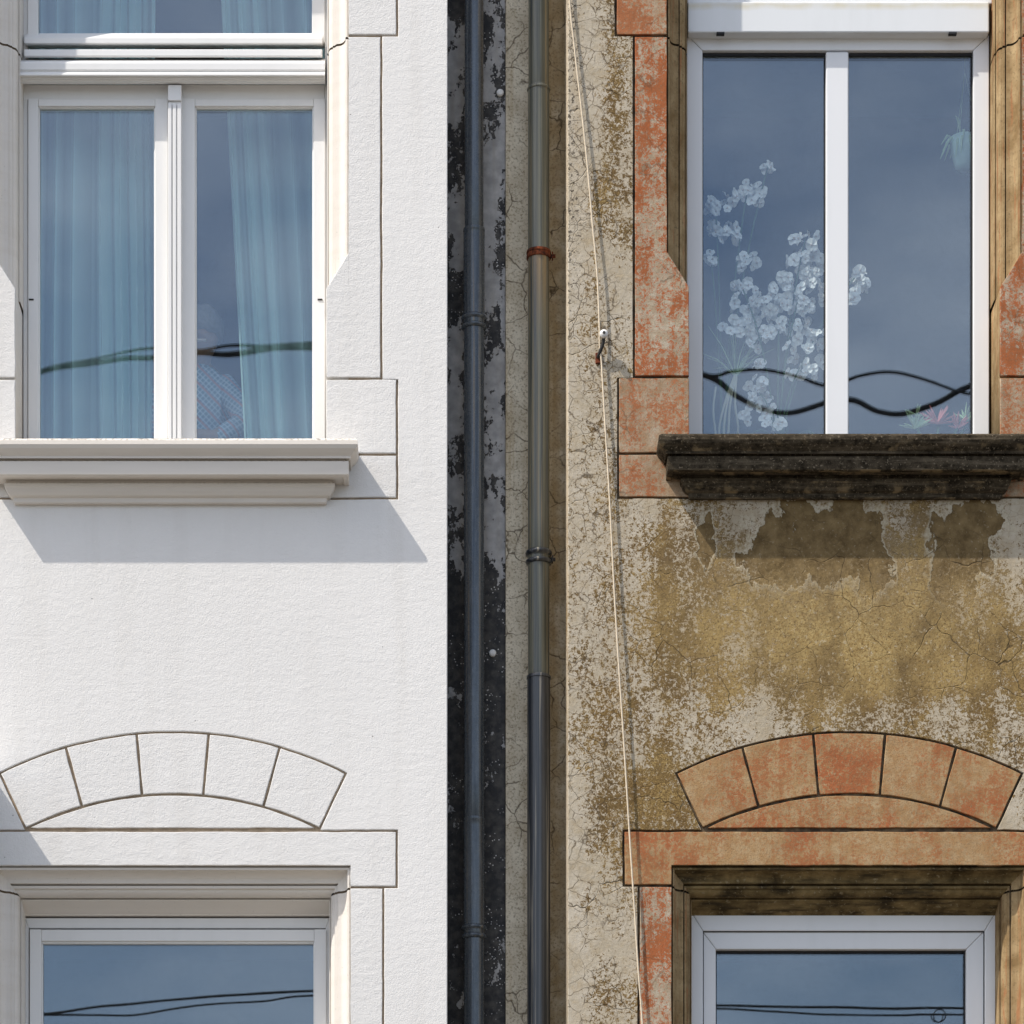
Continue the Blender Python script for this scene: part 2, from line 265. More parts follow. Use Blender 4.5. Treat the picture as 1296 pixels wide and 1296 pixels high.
def plaid():
    m = M('plaid', .9, .1); s = m.n.new('ShaderNodeSeparateXYZ'); m.set(s.inputs[0], m.P)
    def band(o, f, ph, wd): return m.ramp(m.math('ABSOLUTE', m.math('SUBTRACT', m.math('FRACT', m.math('ADD', m.math('MULTIPLY', o, f), ph)), .5)), wd, wd + .06, 1, 0)
    d1 = m.math('ADD', s.outputs[0], s.outputs[2]); d2 = m.math('SUBTRACT', s.outputs[0], s.outputs[2])
    cc = m.mix(m.math('MULTIPLY', band(d1, 38, 0, .12), .5), (.20, .29, .37), (.75, .80, .82)); cc = m.mix(m.math('MULTIPLY', band(d2, 38, .3, .12), .5), cc, (.70, .76, .80)); cc = m.mix(m.math('MULTIPLY', band(d1, 13, .5, .06), .8), cc, (.55, .20, .16)); m.col(cc); MATS['plaid'] = m.m
plaid()
def sheer():
    m = M('sheer_curtain', .9, .1); t = m.t; n = m.n
    tr = n.new('ShaderNodeBsdfTranslucent'); tr.inputs[0].default_value = (.62, .85, .83, 1); tp = n.new('ShaderNodeBsdfTransparent'); m.b.inputs['Base Color'].default_value = (.64, .88, .86, 1)
    a = n.new('ShaderNodeMixShader'); a.inputs[0].default_value = .35; t.links.new(m.b.outputs[0], a.inputs[1]); t.links.new(tr.outputs[0], a.inputs[2])
    b = n.new('ShaderNodeMixShader'); at = n.new('ShaderNodeAttribute'); at.attribute_name = 'fold'; m.set(b.inputs[0], m.ramp(at.outputs['Fac'], .05, .9, .62, .0)); t.links.new(a.outputs[0], b.inputs[1]); t.links.new(tp.outputs[0], b.inputs[2]); t.links.new(b.outputs[0], n['Material Output'].inputs[0]); MATS['sheer_curtain'] = m.m
sheer()
def glass(name, refl, tint, wav):
    m = M(name); t = m.t; n = m.n; n.remove(m.b)
    gl = n.new('ShaderNodeBsdfGlossy'); gl.inputs['Roughness'].default_value = 0.0; gl.inputs[0].default_value = (.83, .915, 1.0, 1); tp = n.new('ShaderNodeBsdfTransparent'); tp.inputs[0].default_value = (*tint, 1)
    fr = n.new('ShaderNodeFresnel'); m.set(fr.inputs[0], m.ramp(m.geo.outputs['Backfacing'], 0, 1, 1.5, 1 / 1.5)); f = m.math('ADD', fr.outputs[0], refl)
    bp = n.new('ShaderNodeBump'); bp.inputs['Strength'].default_value = wav; bp.inputs['Distance'].default_value = .01; m.set(bp.inputs['Height'], m.noise(2.2, 1)); t.links.new(bp.outputs[0], gl.inputs['Normal'])
    mxs = n.new('ShaderNodeMixShader'); m.set(mxs.inputs[0], f); t.links.new(tp.outputs[0], mxs.inputs[1]); t.links.new(gl.outputs[0], mxs.inputs[2]); t.links.new(mxs.outputs[0], n['Material Output'].inputs[0]); MATS[name] = m.m
glass('glass', .095, (.94, .98, .98), .05)

# ------------------------------------------------------------------ geometry helpers
def link(name, me, mat, parent=None, bevel=0.0, smooth=False):
    o = bpy.data.objects.new(name, me); C.objects.link(o)
    for mt in (mat if isinstance(mat, (list, tuple)) else [mat]): me.materials.append(MATS[mt])
    if parent: o.parent = parent
    if smooth:
        for p in me.polygons: p.use_smooth = True
    if bevel:
        b = o.modifiers.new('bevel', 'BEVEL'); b.width = bevel; b.segments = 2; b.limit_method = 'ANGLE'; b.angle_limit = R(35)
    return o
class MB:
    def __init__(s): s.v = []; s.f = []
    def box(s, x0, x1, y0, y1, z0, z1):
        k = len(s.v); s.v += [(x0, y0, z0), (x1, y0, z0), (x1, y1, z0), (x0, y1, z0), (x0, y0, z1), (x1, y0, z1), (x1, y1, z1), (x0, y1, z1)]
        s.f += [tuple(k + i for i in q) for q in ((3, 2, 1, 0), (4, 5, 6, 7), (0, 1, 5, 4), (1, 2, 6, 5), (2, 3, 7, 6), (3, 0, 4, 7))]; return s
    def loft(s, rings, cap=True, close=True):
        k = len(s.v); n = len(rings[0])
        for r in rings: s.v += [tuple(p) for p in r]
        for i in range(len(rings) - 1):
            for j in range(n if close else n - 1):
                a = k + i * n + j; b = k + i * n + (j + 1) % n; s.f.append((a, b, b + n, a + n))
        if cap: s.f += [tuple(k + j for j in range(n))[::-1], tuple(k + (len(rings) - 1) * n + j for j in range(n))]
        return s
    def tube(s, pts, r, n=10):
        pts = [Vector(p) for p in pts]; rings = []
        for i, p in enumerate(pts):
            t = (pts[min(i + 1, len(pts) - 1)] - pts[max(i - 1, 0)]).normalized(); a = t.cross(Vector((0, 1, .001))); 
            if a.length < 1e-4: a = t.cross(Vector((1, 0, 0)))
            a.normalize(); b = t.cross(a); rr = r[i] if isinstance(r, (list, tuple)) else r
            rings.append([p + a * (rr * math.cos(2 * math.pi * j / n)) + b * (rr * math.sin(2 * math.pi * j / n)) for j in range(n)])
        return s.loft(rings)
    def mesh(s, name):
        me = bpy.data.meshes.new(name); me.from_pydata(s.v, [], s.f); bm = bmesh.new(); bm.from_mesh(me); bmesh.ops.recalc_face_normals(bm, faces=bm.faces); bm.to_mesh(me); bm.free(); return me
    def build(s, name, mat, parent=None, bevel=0.0, smooth=False): return link(name, s.mesh(name), mat, parent, bevel, smooth)
def uneven(poly, amp, step=.03):
    out = []
    for i, (x0, z0) in enumerate(poly):
        x1, z1 = poly[(i + 1) % len(poly)]; L_ = math.hypot(x1 - x0, z1 - z0); n = max(1, int(L_ / step)) if L_ < 3.2 else 1
        nx, nz_ = (z1 - z0) / max(L_, 1e-6), -(x1 - x0) / max(L_, 1e-6)
        for k in range(n):
            x, z = x0 + (x1 - x0) * k / n, z0 + (z1 - z0) * k / n; e = amp * (mnoise.noise(Vector((x * 9, z * 9, 1.3))) + .7 * mnoise.noise(Vector((x * 31, z * 31, 4.7))))
            out.append((x + nx * e, z + nz_ * e) if k or L_ < .06 else (x + nx * e * .4, z + nz_ * e * .4))
    return out
def plate(name, outer, holes, y0, t, mat, parent, bevel=0.002):
    """flat piece cut from outlines given as (x, z), front face at y0, thickness t"""
    amp = {'joint_backing': 0, 'jamb_stop': .0}.get(name, .0022 if parent.name.startswith('weathered') else .0018)
    if amp: outer = uneven(outer, amp); holes = [uneven(h, amp) for h in holes]
    cu = bpy.data.curves.new(name, 'CURVE'); cu.dimensions = '2D'; cu.fill_mode = 'BOTH'; cu.extrude = t / 2 - bevel; cu.bevel_depth = bevel; cu.offset = -bevel; cu.bevel_resolution = 1
    for poly in [outer] + holes:
        sp = cu.splines.new('POLY'); sp.points.add(len(poly) - 1)
        for i, (x, z) in enumerate(poly): sp.points[i].co = (x, z, 0, 1)
        sp.use_cyclic_u = True
    to = bpy.data.objects.new('tmp', cu); C.objects.link(to); dg = bpy.context.evaluated_depsgraph_get(); me = bpy.data.meshes.new_from_object(to.evaluated_get(dg)); bpy.data.objects.remove(to); bpy.data.curves.remove(cu)
    me.transform(Matrix(((1, 0, 0, 0), (0, 0, -1, y0 + t / 2), (0, 1, 0, 0), (0, 0, 0, 1)))); me.name = name; me.materials.clear()
    bm = bmesh.new(); bm.from_mesh(me); bmesh.ops.remove_doubles(bm, verts=bm.verts, dist=1e-6); bmesh.ops.recalc_face_normals(bm, faces=bm.faces); bm.to_mesh(me); bm.free()
    return link(name, me, mat, parent)
def empty(name, loc=(0, 0, 0)):
    o = bpy.data.objects.new(name, None); C.objects.link(o); o.location = loc; o.empty_display_size = .2; return o
def tag(o, label, cat, group=None):
    o['label'] = label; o['category'] = cat
    if group: o['group'] = group
    return o
def struct(o): o['kind'] = 'structure'; return o

# ------------------------------------------------------------------ ground
struct(MB().box(-600, 600, -600, 600, -.6, -.13).build('road', 'asphalt'))
struct(MB().box(-60, 60, -3.0, 4, -.125, 0).build('pavement', 'paving'))
struct(MB().box(-60, 60, -3.16, -3.005, -.125, .003).build('kerb', 'kerb_stone', bevel=.02))
struct(MB().box(-60, 60, -30, -11, -.125, 0).build('far_pavement', 'paving'))

# ------------------------------------------------------------------ facade pieces
GO = 2.8                                   # joint between the trim and the wall
G = 1.6                                    # half width of a joint in photo pixels
def arc(R_, half, ytip, n, c, a0=-1.0, a1=1.0, grow=0.0):
    th = math.asin(half / R_); yc = ytip + R_ * math.cos(th)      # circle centre (pixel rows grow downwards)
    return [(c + (R_ + grow) * math.sin(th * (a0 + (a1 - a0) * i / n)), yc - (R_ + grow) * math.cos(th * (a0 + (a1 - a0) * i / n))) for i in range(n + 1)]
RO, RI = 487.0, 419.0
def W(pts): return [(PX(x), PZ(y)) for x, y in pts]
def rect(x0, x1, y0, y1): return [(x0, y0), (x1, y0), (x1, y1), (x0, y1)]

def surround(house, c, y0, yq, ys, yb, old, lw, shift=0.0):
    """stone trim of one window. y0 lintel top, yq bottom of the upper quoin, ys top of the lower quoin, yb its bottom; returns the outline cut out of the wall"""
    strip, quoin, archm, mould, headm, groove = ('red_strip', 'red_quoin', 'arch_orange', 'old_moulding', 'old_head', 'old_groove') if old else ('white_block', 'white_block', 'white_block', 'white_trim', 'white_trim', 'groove_white')
    wj, ws, wo, wi, T = 225.0, 268.0, lw, 197.0, .02
    yl = y0 + 74; yh = y0 + 45                     # lintel bottom, moulding top edge
    # outline
    half = [(wo, y0), (wo, yq), (ws, yq), (ws, ys), (288, ys), (288, yb)]
    out = [(c - x, y) for x, y in half[::-1]] + [(c - 187, y0)] + arc(RO, 221, y0 - 72, 36, c) + [(c + 187, y0)] + [(c + x, y) for x, y in half]
    # voussoirs
    ca = c
    for i in range(5):
        a0, a1 = -1 + .4 * i, -1 + .4 * (i + 1); e = G / 200; e0 = e if i else 2.6 / 200; e1 = e if i < 4 else 2.6 / 200
        p = arc(RO, 221, y0 - 72, 8, ca, a0 + e0, a1 - e1, -GO) + arc(RI, 187, y0 - 1, 8, ca, a1 - e1, a0 + e0, G)
        plate('arch_stone', W(p), [], .0 + random.uniform(-.001, .0015), T, archm, house, .0025)
    tym = arc(RI, 187, y0 - 1, 24, ca, -.96, .96, -G * 1.2); tym = [(x, min(y, y0 - G)) for x, y in tym]
    plate('arch_infill', W(tym), [], .001, T, archm, house)
    # lintel with the moulded opening below
    lin = [(c - wo + GO, y0 + GO), (c + wo - GO, y0 + GO), (c + wo - GO, min(yq, yl) - GO), (c + wj, min(yq, yl) - GO), (c + wj, yh), (c - wj, yh), (c - wj, min(yq, yl) - GO), (c - wo + GO, min(yq, yl) - GO)]
    plate('lintel', W(lin), [], .0, T, quoin if not old else archm, house, .0025)
    for sgn in (-1, 1):
        def mir(p): return W([(c + sgn * x, y) for x, y in p])
        if yq > yl + 1: plate('surround_block', mir([(wj, yl + G), (wo - GO, yl + G), (wo - GO, yq - GO), (wj, yq - GO)]), [], .0, T, quoin, house, .0025)
        plate('surround_strip', mir([(wj, yq + .6), (ws - GO, yq + .6), (ws - GO, ys - GO), (wi, ys - GO), (wi, ys - 115), (wj, ys - 160)]), [], .0005, T, strip, house, .0025)
        plate('surround_block', mir([(wi, ys + .6), (288 - GO, ys + .6), (288 - GO, yb - 57 - G), (wi, yb - 57 - G)]), [], .0, T, quoin, house, .0025)
        # solid stop behind the strip where the moulding ends
        stop = mir([(wi + .5, yb - 40), (wi + .5, ys - 114), (wj + .5, ys - 158), (wj + .5, yb - 40)])
        plate('jamb_stop', stop, [], T - .001, .30, mould if old else 'white_trim', house, .001)
    plate('apron_block', W([(c - 288 + GO, yb - 57 + G), (c + 288 - GO, yb - 57 + G), (c + 288 - GO, yb - GO), (c - 288 + GO, yb - GO)]), [], .0, T, quoin, house, .0025)
    # backing that shows in the joints
    back = [(x, y) for x, y in out]
    bx = [min(p[0] for p in back) - 8, max(p[0] for p in back) + 8]
    plate('joint_backing', W([(x, y) for x, y in rect(bx[0], bx[1], y0 - 140, yb + 8)]), [W(rect(c - wj, c + wj, yh, yb - 45))], .012, .30, groove, house, .0005)
    # moulded jambs and head
    prof = [(0, 0, 0), (.032, .0005, .0005), (.032, .0055, .0065), (.014, .006, .007), (.015, .0125, .0155), (.020, .013, .016)]
    prof += [(.020 + .052 * math.sin(t * math.pi / 16), .013 + .034 * (1 - math.cos(t * math.pi / 16)), .016 + .034 * (1 - math.cos(t * math.pi / 16))) for t in range(1, 9)]
    prof += [(.073, .054, .058), (.108, .0545, .0585), (.108, .0595, .0645), (.086, .060, .065), (.087, .069, .076), (.098, .0695, .0765)] + [(.098 + .036 * (1 - math.cos(t * math.pi / 12)), .0695 + .0185 * math.sin(t * math.pi / 12), .0765 + .025 * math.sin(t * math.pi / 12)) for t in range(1, 7)]
    prof += [(.172, .0882, .1020), (.172, .0915, .1060), (.150, .092, .107), (.152, .0945, .112), (.195, .0955, .130), (.236, .0965, .148), (.239, .0965, .153), (.30, .0965, .153)]
    zt = PZ(yh); zb = PZ(ys - 118); xc = PX(c); hw = wj / S
    def jamb(sgn, za, zb_, dd, ds, nm, mt):
        b = MB(); n = len(prof); V = []
        for k_, (d, sx, sz) in enumerate(prof):
            if not old and d in (.032, .108, .172): d = {.032: .0165, .108: .080, .172: .156}[d]      # the jambs of the white house have only faint quirks
            V.append(((xc + sgn * (hw - sx + ds)), d + dd, (zt - sz + ds) if za is None else za))
        k = len(b.v); b.v += V; b.v += [(x, y, zb_) for x, y, z in V]
        b.f += [(i, i + 1, n + i + 1, n + i) for i in range(n - 1)]
        o = b.build(nm, mt, house); 
        return o
    zj = PZ(yq); g = .0045
    for sgn in (-1, 1):
        jamb(sgn, None, zj + g, 0, 0, 'jamb_moulding', mould); jamb(sgn, zj - g, zb, 0, 0, 'jamb_moulding', mould)
        jamb(sgn, None, zb, .008, .008, 'jamb_backing', groove)
    b = MB(); n = len(prof)
    b.v = [(xc - (hw - sx), d, zt - sz) for d, sx, sz in prof] + [(xc + (hw - sx), d, zt - sz) for d, sx, sz in prof]; b.f = [(i, i + 1, n + i + 1, n + i) for i in range(n - 1)]
    b.build('head_moulding', headm, house)
    return W(out)

def sill(house, c, ytop, mat):
    """moulded sill with mitred returns; profile as (projection, apparent row)"""
    o = ytop - 555
    prof = [(.150, 555), (.160, 557), (.161, 562), (.154, 567), (.140, 573), (.130, 577), (.129, 580), (.106, 580.6), (.106, 583), (.121, 583.6), (.121, 600), (.117, 601.5), (.098, 603.5), (.096, 602), (.088, 603), (.062, 606.5), (.050, 608), (.050, 611), (.062, 611.5), (.060, 615), (.056, 617), (.050, 622), (.040, 627), (.026, 630.5), (.026, 635), (.022, 637), (.0, 639)]
    P_ = [(p, PZ(y + o, -p)) for p, y in prof]; hb = 190 / S; xc = PX(c); b = MB(); n = len(P_)
    zt = P_[0][1] + .006
    L_ = [[(xc - hb - p, .008, z), (xc - hb - p, -p, z), (xc + hb + p, -p, z), (xc + hb + p, .008, z)] for p, z in P_]
    L_ = [[(xc - hb - .14, .008, zt), (xc - hb - .14, -.13, zt), (xc + hb + .14, -.13, zt), (xc + hb + .14, .008, zt)]] + L_
    b.loft(L_, cap=True, close=True)
    ob = b.build('window_sill', mat, house, bevel=.0025)
    MB().box(xc - 196.3 / S, xc + 196.3 / S, .0085, .30, zt - .12, zt + .004).build('sill_bed', mat, house)
    return zt + .004

def ring(b, x0, x1, z0, z1, wl, wr, wt, wb, y0, y1, gap=.0005, butt=False):
    """mitred four-piece frame"""
    if butt:
        b.box(x0, x0 + wl, y0, y1, z0, z1); b.box(x1 - wr, x1, y0, y1, z0, z1); b.box(x0 + wl + gap, x1 - wr - gap, y0 + .002, y1, z1 - wt, z1 - .001); b.box(x0 + wl + gap, x1 - wr - gap, y0 + .002, y1, z0, z0 + wb); return b
    A = [(x0, z0), (x1, z0), (x1, z1), (x0, z1)]; I = [(x0 + wl, z0 + wb), (x1 - wr, z0 + wb), (x1 - wr, z1 - wt), (x0 + wl, z1 - wt)]
    for i in range(4):
        j = (i + 1) % 4; q = [Vector(A[i]), Vector(A[j]), Vector(I[j]), Vector(I[i])]; e = (q[1] - q[0]).normalized() * gap; q = [q[0] + e, q[1] - e, q[2] - e, q[3] + e]
        b.loft([[(p.x, y0, p.y) for p in q], [(p.x, y1, p.y) for p in q]])
    return b
def pane(x0, x1, z0, z1, y, parent): return MB().box(x0, x1, y, y + .012, z0, z1).build('pane', 'glass', parent)
def slat_x(prof, px0, px1, name, mat, parent, bevel=.001, xd=None):
    """moulded bar along x; profile as (depth, apparent row)"""
    xs = [PX(px0, prof[0][0] if xd is None else xd), PX(px1, prof[0][0] if xd is None else xd)]
    return MB().loft([[(x, d, PZ(y, d)) for d, y in prof] for x in xs]).build(name, mat, parent, bevel)

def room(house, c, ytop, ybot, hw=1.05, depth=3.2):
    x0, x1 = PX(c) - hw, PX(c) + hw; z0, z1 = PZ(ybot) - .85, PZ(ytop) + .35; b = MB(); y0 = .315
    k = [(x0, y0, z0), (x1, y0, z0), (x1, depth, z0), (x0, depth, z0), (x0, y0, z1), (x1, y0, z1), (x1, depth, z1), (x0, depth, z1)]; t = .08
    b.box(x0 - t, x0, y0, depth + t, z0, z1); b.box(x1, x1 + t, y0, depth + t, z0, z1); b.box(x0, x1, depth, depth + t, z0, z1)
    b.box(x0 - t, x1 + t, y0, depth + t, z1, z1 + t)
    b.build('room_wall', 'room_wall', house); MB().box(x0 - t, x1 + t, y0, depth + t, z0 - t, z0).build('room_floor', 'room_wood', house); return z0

# ------------------------------------------------------------------ the two houses
WHITE = tag(empty('white_house', (PX(216), 0, 0)), 'clean white plastered house front with cream moulded window sill and sheer curtains', 'house')
OLD = tag(empty('weathered_house', (PX(1069), 0, 0)), 'weathered house front with peeling ochre plaster and orange painted stone trim', 'house')
class Par:                                     # the pieces are written in world space
    pass
def adopt(house):
    mi = Matrix.Translation(house.location).inverted()
    for o in C.objects:
        if o.parent == house: o.matrix_parent_inverse = mi
cWU, cWL, cOU, cOL = 216.0, 218.5, 1069.0, 1075.0
oWU = surround(WHITE, cWU, -260, 46, 480, 632, False, 288)
oWL = surround(WHITE, cWL, 1050, 1124, 1720, 1872, False, 285)
oOU = surround(OLD, cOU, -260, 46, 478, 631, True, 291)
oOL = surround(OLD, cOL, 1050, 1122, 1720, 1872, True, 287)
ZT = PZ(-640)
plate('wall', [(-7, -.02), (PX(566), -.02), (PX(566), ZT), (-7, ZT)], [oWU, oWL], .0, .30, 'white_wall', WHITE, .003)
plate('wall', [(PX(719), -.02), (7, -.02), (7, ZT), (PX(719), ZT)], [oOU, oOL], .0, .30, 'old_plaster', OLD, .002)
for house, x0, x1 in ((WHITE, -7, PX(566) - .01), (OLD, PX(719) + .01, 7)):
    b = MB(); b.box(x0, x1, 3.6, 3.7, 0, ZT); b.box(x0, x0 + .1, .31, 3.6, 0, ZT); b.box(x1 - .1, x1, .31, 3.6, 0, ZT); b.build('side_wall', 'white_wall' if house is WHITE else 'old_plaster', house)
    MB().box(x0 - .02, x1 + .02, -.25, 3.8, ZT + .002, ZT + .14).build('eaves', 'white_trim' if house is WHITE else 'old_moulding', house)
    MB().loft([[(x0 - .02, -.2, ZT + .142), (x0 - .02, 3.75, ZT + .142), (x0 - .02, 1.8, ZT + 1.9)], [(x1 + .02, -.2, ZT + .142), (x1 + .02, 3.75, ZT + .142), (x1 + .02, 1.8, ZT + 1.9)]]).build('roof', 'roof_tile', house)
zWU = sill(WHITE, cWU, 555, 'white_sill'); zWL = sill(WHITE, cWL, 1795, 'white_sill')
zOU = sill(OLD, cOU, 549, 'dark_sill'); zOL = sill(OLD, cOL, 1795, 'dark_sill')
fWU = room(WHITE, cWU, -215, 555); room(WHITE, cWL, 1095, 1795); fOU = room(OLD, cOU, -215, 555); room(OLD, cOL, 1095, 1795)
# shallow bay on the white house left of the view: its shadow falls on the wall beside the lower window
b = MB(); bxr = PX(-14); b.box(bxr - 1.6, bxr, -.30, -.002, 1.0, PZ(978)); b.box(bxr - 1.62, bxr - .0, -.3005, -.0025, PZ(978) + .002, PZ(978) + .01); b.build('bay', 'white_wall', WHITE)

# ------------------------------------------------------------------ windows
D = .24
def bx(b, px0, px1, py0, py1, d0, d1, dd=None):       # box from photo rows/columns seen at its front depth d0
    b.box(PX(px0, d0), PX(px1, d0), d0, d1, PZ(py1, d0), PZ(py0, d0)); return b
# white house, upper window
b = MB(); zb = zWU + .001
b.box(PX(29, D), PX(34.5, D), D + .012, D + .08, zb, PZ(-205, D)); b.box(PX(411, D), PX(418, D), D + .012, D + .08, zb, PZ(-205, D))
bx(b, 34.6, 410.9, -205, -181, D + .012, D + .08); bx(b, 34.6, 410.9, 107, 126, D + .012, D + .08)
win = b.build('window', 'white_paint', WHITE, .002)
slat_x([(.262, 42), (.205, 48), (.205, 54.5), (.215, 56), (.25, 58), (.262, 58)], 33, 408.5, 'weather_bar', 'white_paint', win, .0015)
slat_x([(.262, 62.5), (.185, 62.5), (.185, 71), (.20, 73), (.262, 73)], 33.5, 408.5, 'weather_bar', 'white_paint', win, .003)
slat_x([(.262, 74), (.165, 78), (.16, 80), (.16, 88), (.168, 91), (.155, 92.5), (.152, 93.5), (.152, 95.5), (.17, 97.5), (.17, 100), (.178, 100.5), (.182, 103), (.20, 106), (.262, 107)], 28.5, 412.5, 'transom', 'white_paint', win, .0012)
b = MB(); ring(b, PX(35, D), PX(411, D), PZ(54, D), PZ(-180, D), .045, .055, .05, .03, D, D + .05); s = b.build('upper_sash', 'white_paint', win, .002)
pane(PX(45, D), PX(397, D), PZ(50, D), PZ(-165, D), D + .022, s)
for a0, a1, wl, wr in ((35.5, 212.5, 13, 16.5), (229.5, 411.5, 17.5, 15)):
    b = MB(); ring(b, PX(a0, D), PX(a1, D), zb + .002, PZ(124.5, D), wl / S, wr / S, 9.5 / S, .06, D, D + .055, butt=True); s = b.build('sash', 'white_paint', win, .0025)
    b = MB(); ring(b, PX(a0 + wl - .6, D), PX(a1 - wr + .6, D), zb + .06, PZ(133, D), .007, .007, .008, .006, D + .012, D + .03); b.build('glazing_bead', 'white_paint', s, .002)
    pane(PX(a0 + wl - 1, D), PX(a1 - wr + 1, D), zb + .05, PZ(131, D), D + .024, s)
b = MB(); d0 = .195; bx(b, 212.6, 229.4, 107.5, 127, d0, D + .012); mu = None
x0, x1 = PX(212.6, d0), PX(229.4, d0); zt_ = PZ(127.2, d0); b.box(x0, x1, d0 + .010, D + .012, zb, zt_)
for f0, f1 in ((.0, .27), (.36, .62), (.71, 1.0)): b.box(x0 + (x1 - x0) * f0, x0 + (x1 - x0) * f1, d0 + .001, d0 + .0095, zb, zt_ - .012)
b.build('mullion', 'white_paint', win, .002)
for hx in (39.5, 405): 
    bb = MB(); bx(bb, hx - 3, hx + 3, 378, 379.6, D - .004, D + .004); bb.build('hinge', 'iron_dark', win)
# white house, lower window
b = MB(); zb2 = zWL + .001; ring(b, PX(31, D), PX(417, D), zb2, PZ(1161, D), 5 / S, 5 / S, 13 / S, .05, D + .012, D + .085); win2 = b.build('window', 'white_paint', WHITE, .002)
b = MB(); ring(b, PX(37.5, D), PX(413, D), PZ(1500, D), PZ(1176, D), 15 / S, 15.5 / S, 15 / S, .05, D, D + .06, butt=True); s = b.build('sash', 'white_paint', win2, .0025); pane(PX(51, D), PX(399, D), PZ(1490, D), PZ(1189, D), D + .026, s)
b = MB(); ring(b, PX(52, D), PX(398.2, D), PZ(1486, D), PZ(1190.5, D), .006, .006, .010, .006, D + .013, D + .036); b.build('glazing_bead', 'white_paint', s, .002)
slat_x([(.30, 1500), (.17, 1502), (.17, 1515), (.20, 1530), (.30, 1532)], 30, 413, 'transom', 'white_paint', win2, .002)
for a0, a1 in ((37.5, 223), (226, 413)):
    b = MB(); ring(b, PX(a0, D), PX(a1, D), zb2 + .002, PZ(1535, D), 15 / S, 15 / S, 12 / S, .06, D, D + .06); s = b.build('sash', 'white_paint', win2, .0025); pane(PX(a0 + 14, D), PX(a1 - 14, D), zb2 + .05, PZ(1545, D), D + .026, s)
# weathered house, upper window: shutter box, frame with mullion
zb3 = zOU + .001
b = MB(); ring(b, PX(869, D), PX(1252, D), zb3, PZ(44, D), 20.5 / S, 20.5 / S, 20 / S, .07, D, D + .07); win3 = b.build('window', 'white_pvc', OLD, .004)
b = MB(); bx(b, 1045.5, 1074, 65, 66, D - .006, D); b = MB(); d0 = D - .006; b.box(PX(1045.5, d0), PX(1074, d0), d0, D + .06, zb3 + .01, PZ(65.5, d0)); b.build('mullion', 'white_pvc', win3, .005)
for a0, a1 in ((889.2, 1046), (1073.5, 1232)):
    pane(PX(a0 - .6, D), PX(a1 + .6, D), zb3 + .06, PZ(63, D), D + .032, win3)
    b = MB(); ring(b, PX(a0 + .1, D), PX(a1 - .1, D), zb3 + .065, PZ(64.4, D), .004, .006, .010, .004, D + .02, D + .0315); b.build('gasket', 'gasket', win3)
d0 = .185; b = MB(); bx(b, 870.5, 1252, 2, 41, d0, D + .07); sb = b.build('shutter_box', 'shutter_box', win3, .006)
b = MB(); bx(b, 873, 1250, 42, 43.6, d0 + .02, D + .06); b.build('shutter_slot', 'gasket', sb)
b = MB(); b.box(PX(869, D), PX(1254, D), .205, D + .07, PZ(2, d0) + .002, PZ(-207, D)); b.build('head_panel', 'white_pvc', win3, .004)
for px in (912, 1206):
    b = MB(); bx(b, px - 5, px + 5, 40.4, 42.6, d0 - .002, d0 + .02); b.build('shutter_clip', 'gasket', sb)
# weathered house, lower window
zb4 = zOL + .001
b = MB(); ring(b, PX(874.5, D), PX(1261, D), zb4, PZ(1153.5, D), 15.5 / S, 15 / S, 25 / S, .06, D, D + .08); win4 = b.build('window', 'white_pvc', OLD, .004)
b = MB(); ring(b, PX(888.6, D), PX(1247, D), zb4 + .05, PZ(1177, D), 18 / S, 24 / S, 24 / S, .07, D + .012, D + .075); s = b.build('sash', 'white_pvc', win4, .004)
pane(PX(905, D), PX(1224, D), zb4 + .1, PZ(1199, D), D + .05, s)
b = MB(); ring(b, PX(906.8, D), PX(1223, D), zb4 + .12, PZ(1201, D), .004, .004, .008, .004, D + .04, D + .0495); b.build('gasket', 'gasket', s)
b = MB(); ring(b, PX(889.6, D), PX(1246, D), zb4 + .055, PZ(1178, D), .004, .003, .004, .004, D + .006, D + .0118); b.build('gasket', 'gasket', win4)
adopt(WHITE); adopt(OLD)

# ------------------------------------------------------------------ recessed strip between the houses
GAP = tag(empty('party_wall', (PX(643), .33, 0)), 'shaded recessed wall strip between both houses, flaking black paint beside cracked beige plaster', 'wall')
o = MB().box(PX(566) - .06, PX(639.5, .40), .355, .5, 0, ZT).build('painted_strip', 'flaking_paint', GAP); o.parent = GAP
o2 = MB().box(PX(639.7, .40), PX(719) + .06, .335, .5, 0, ZT).build('plaster_strip', 'beige_strip', GAP, .003)
adopt(GAP)

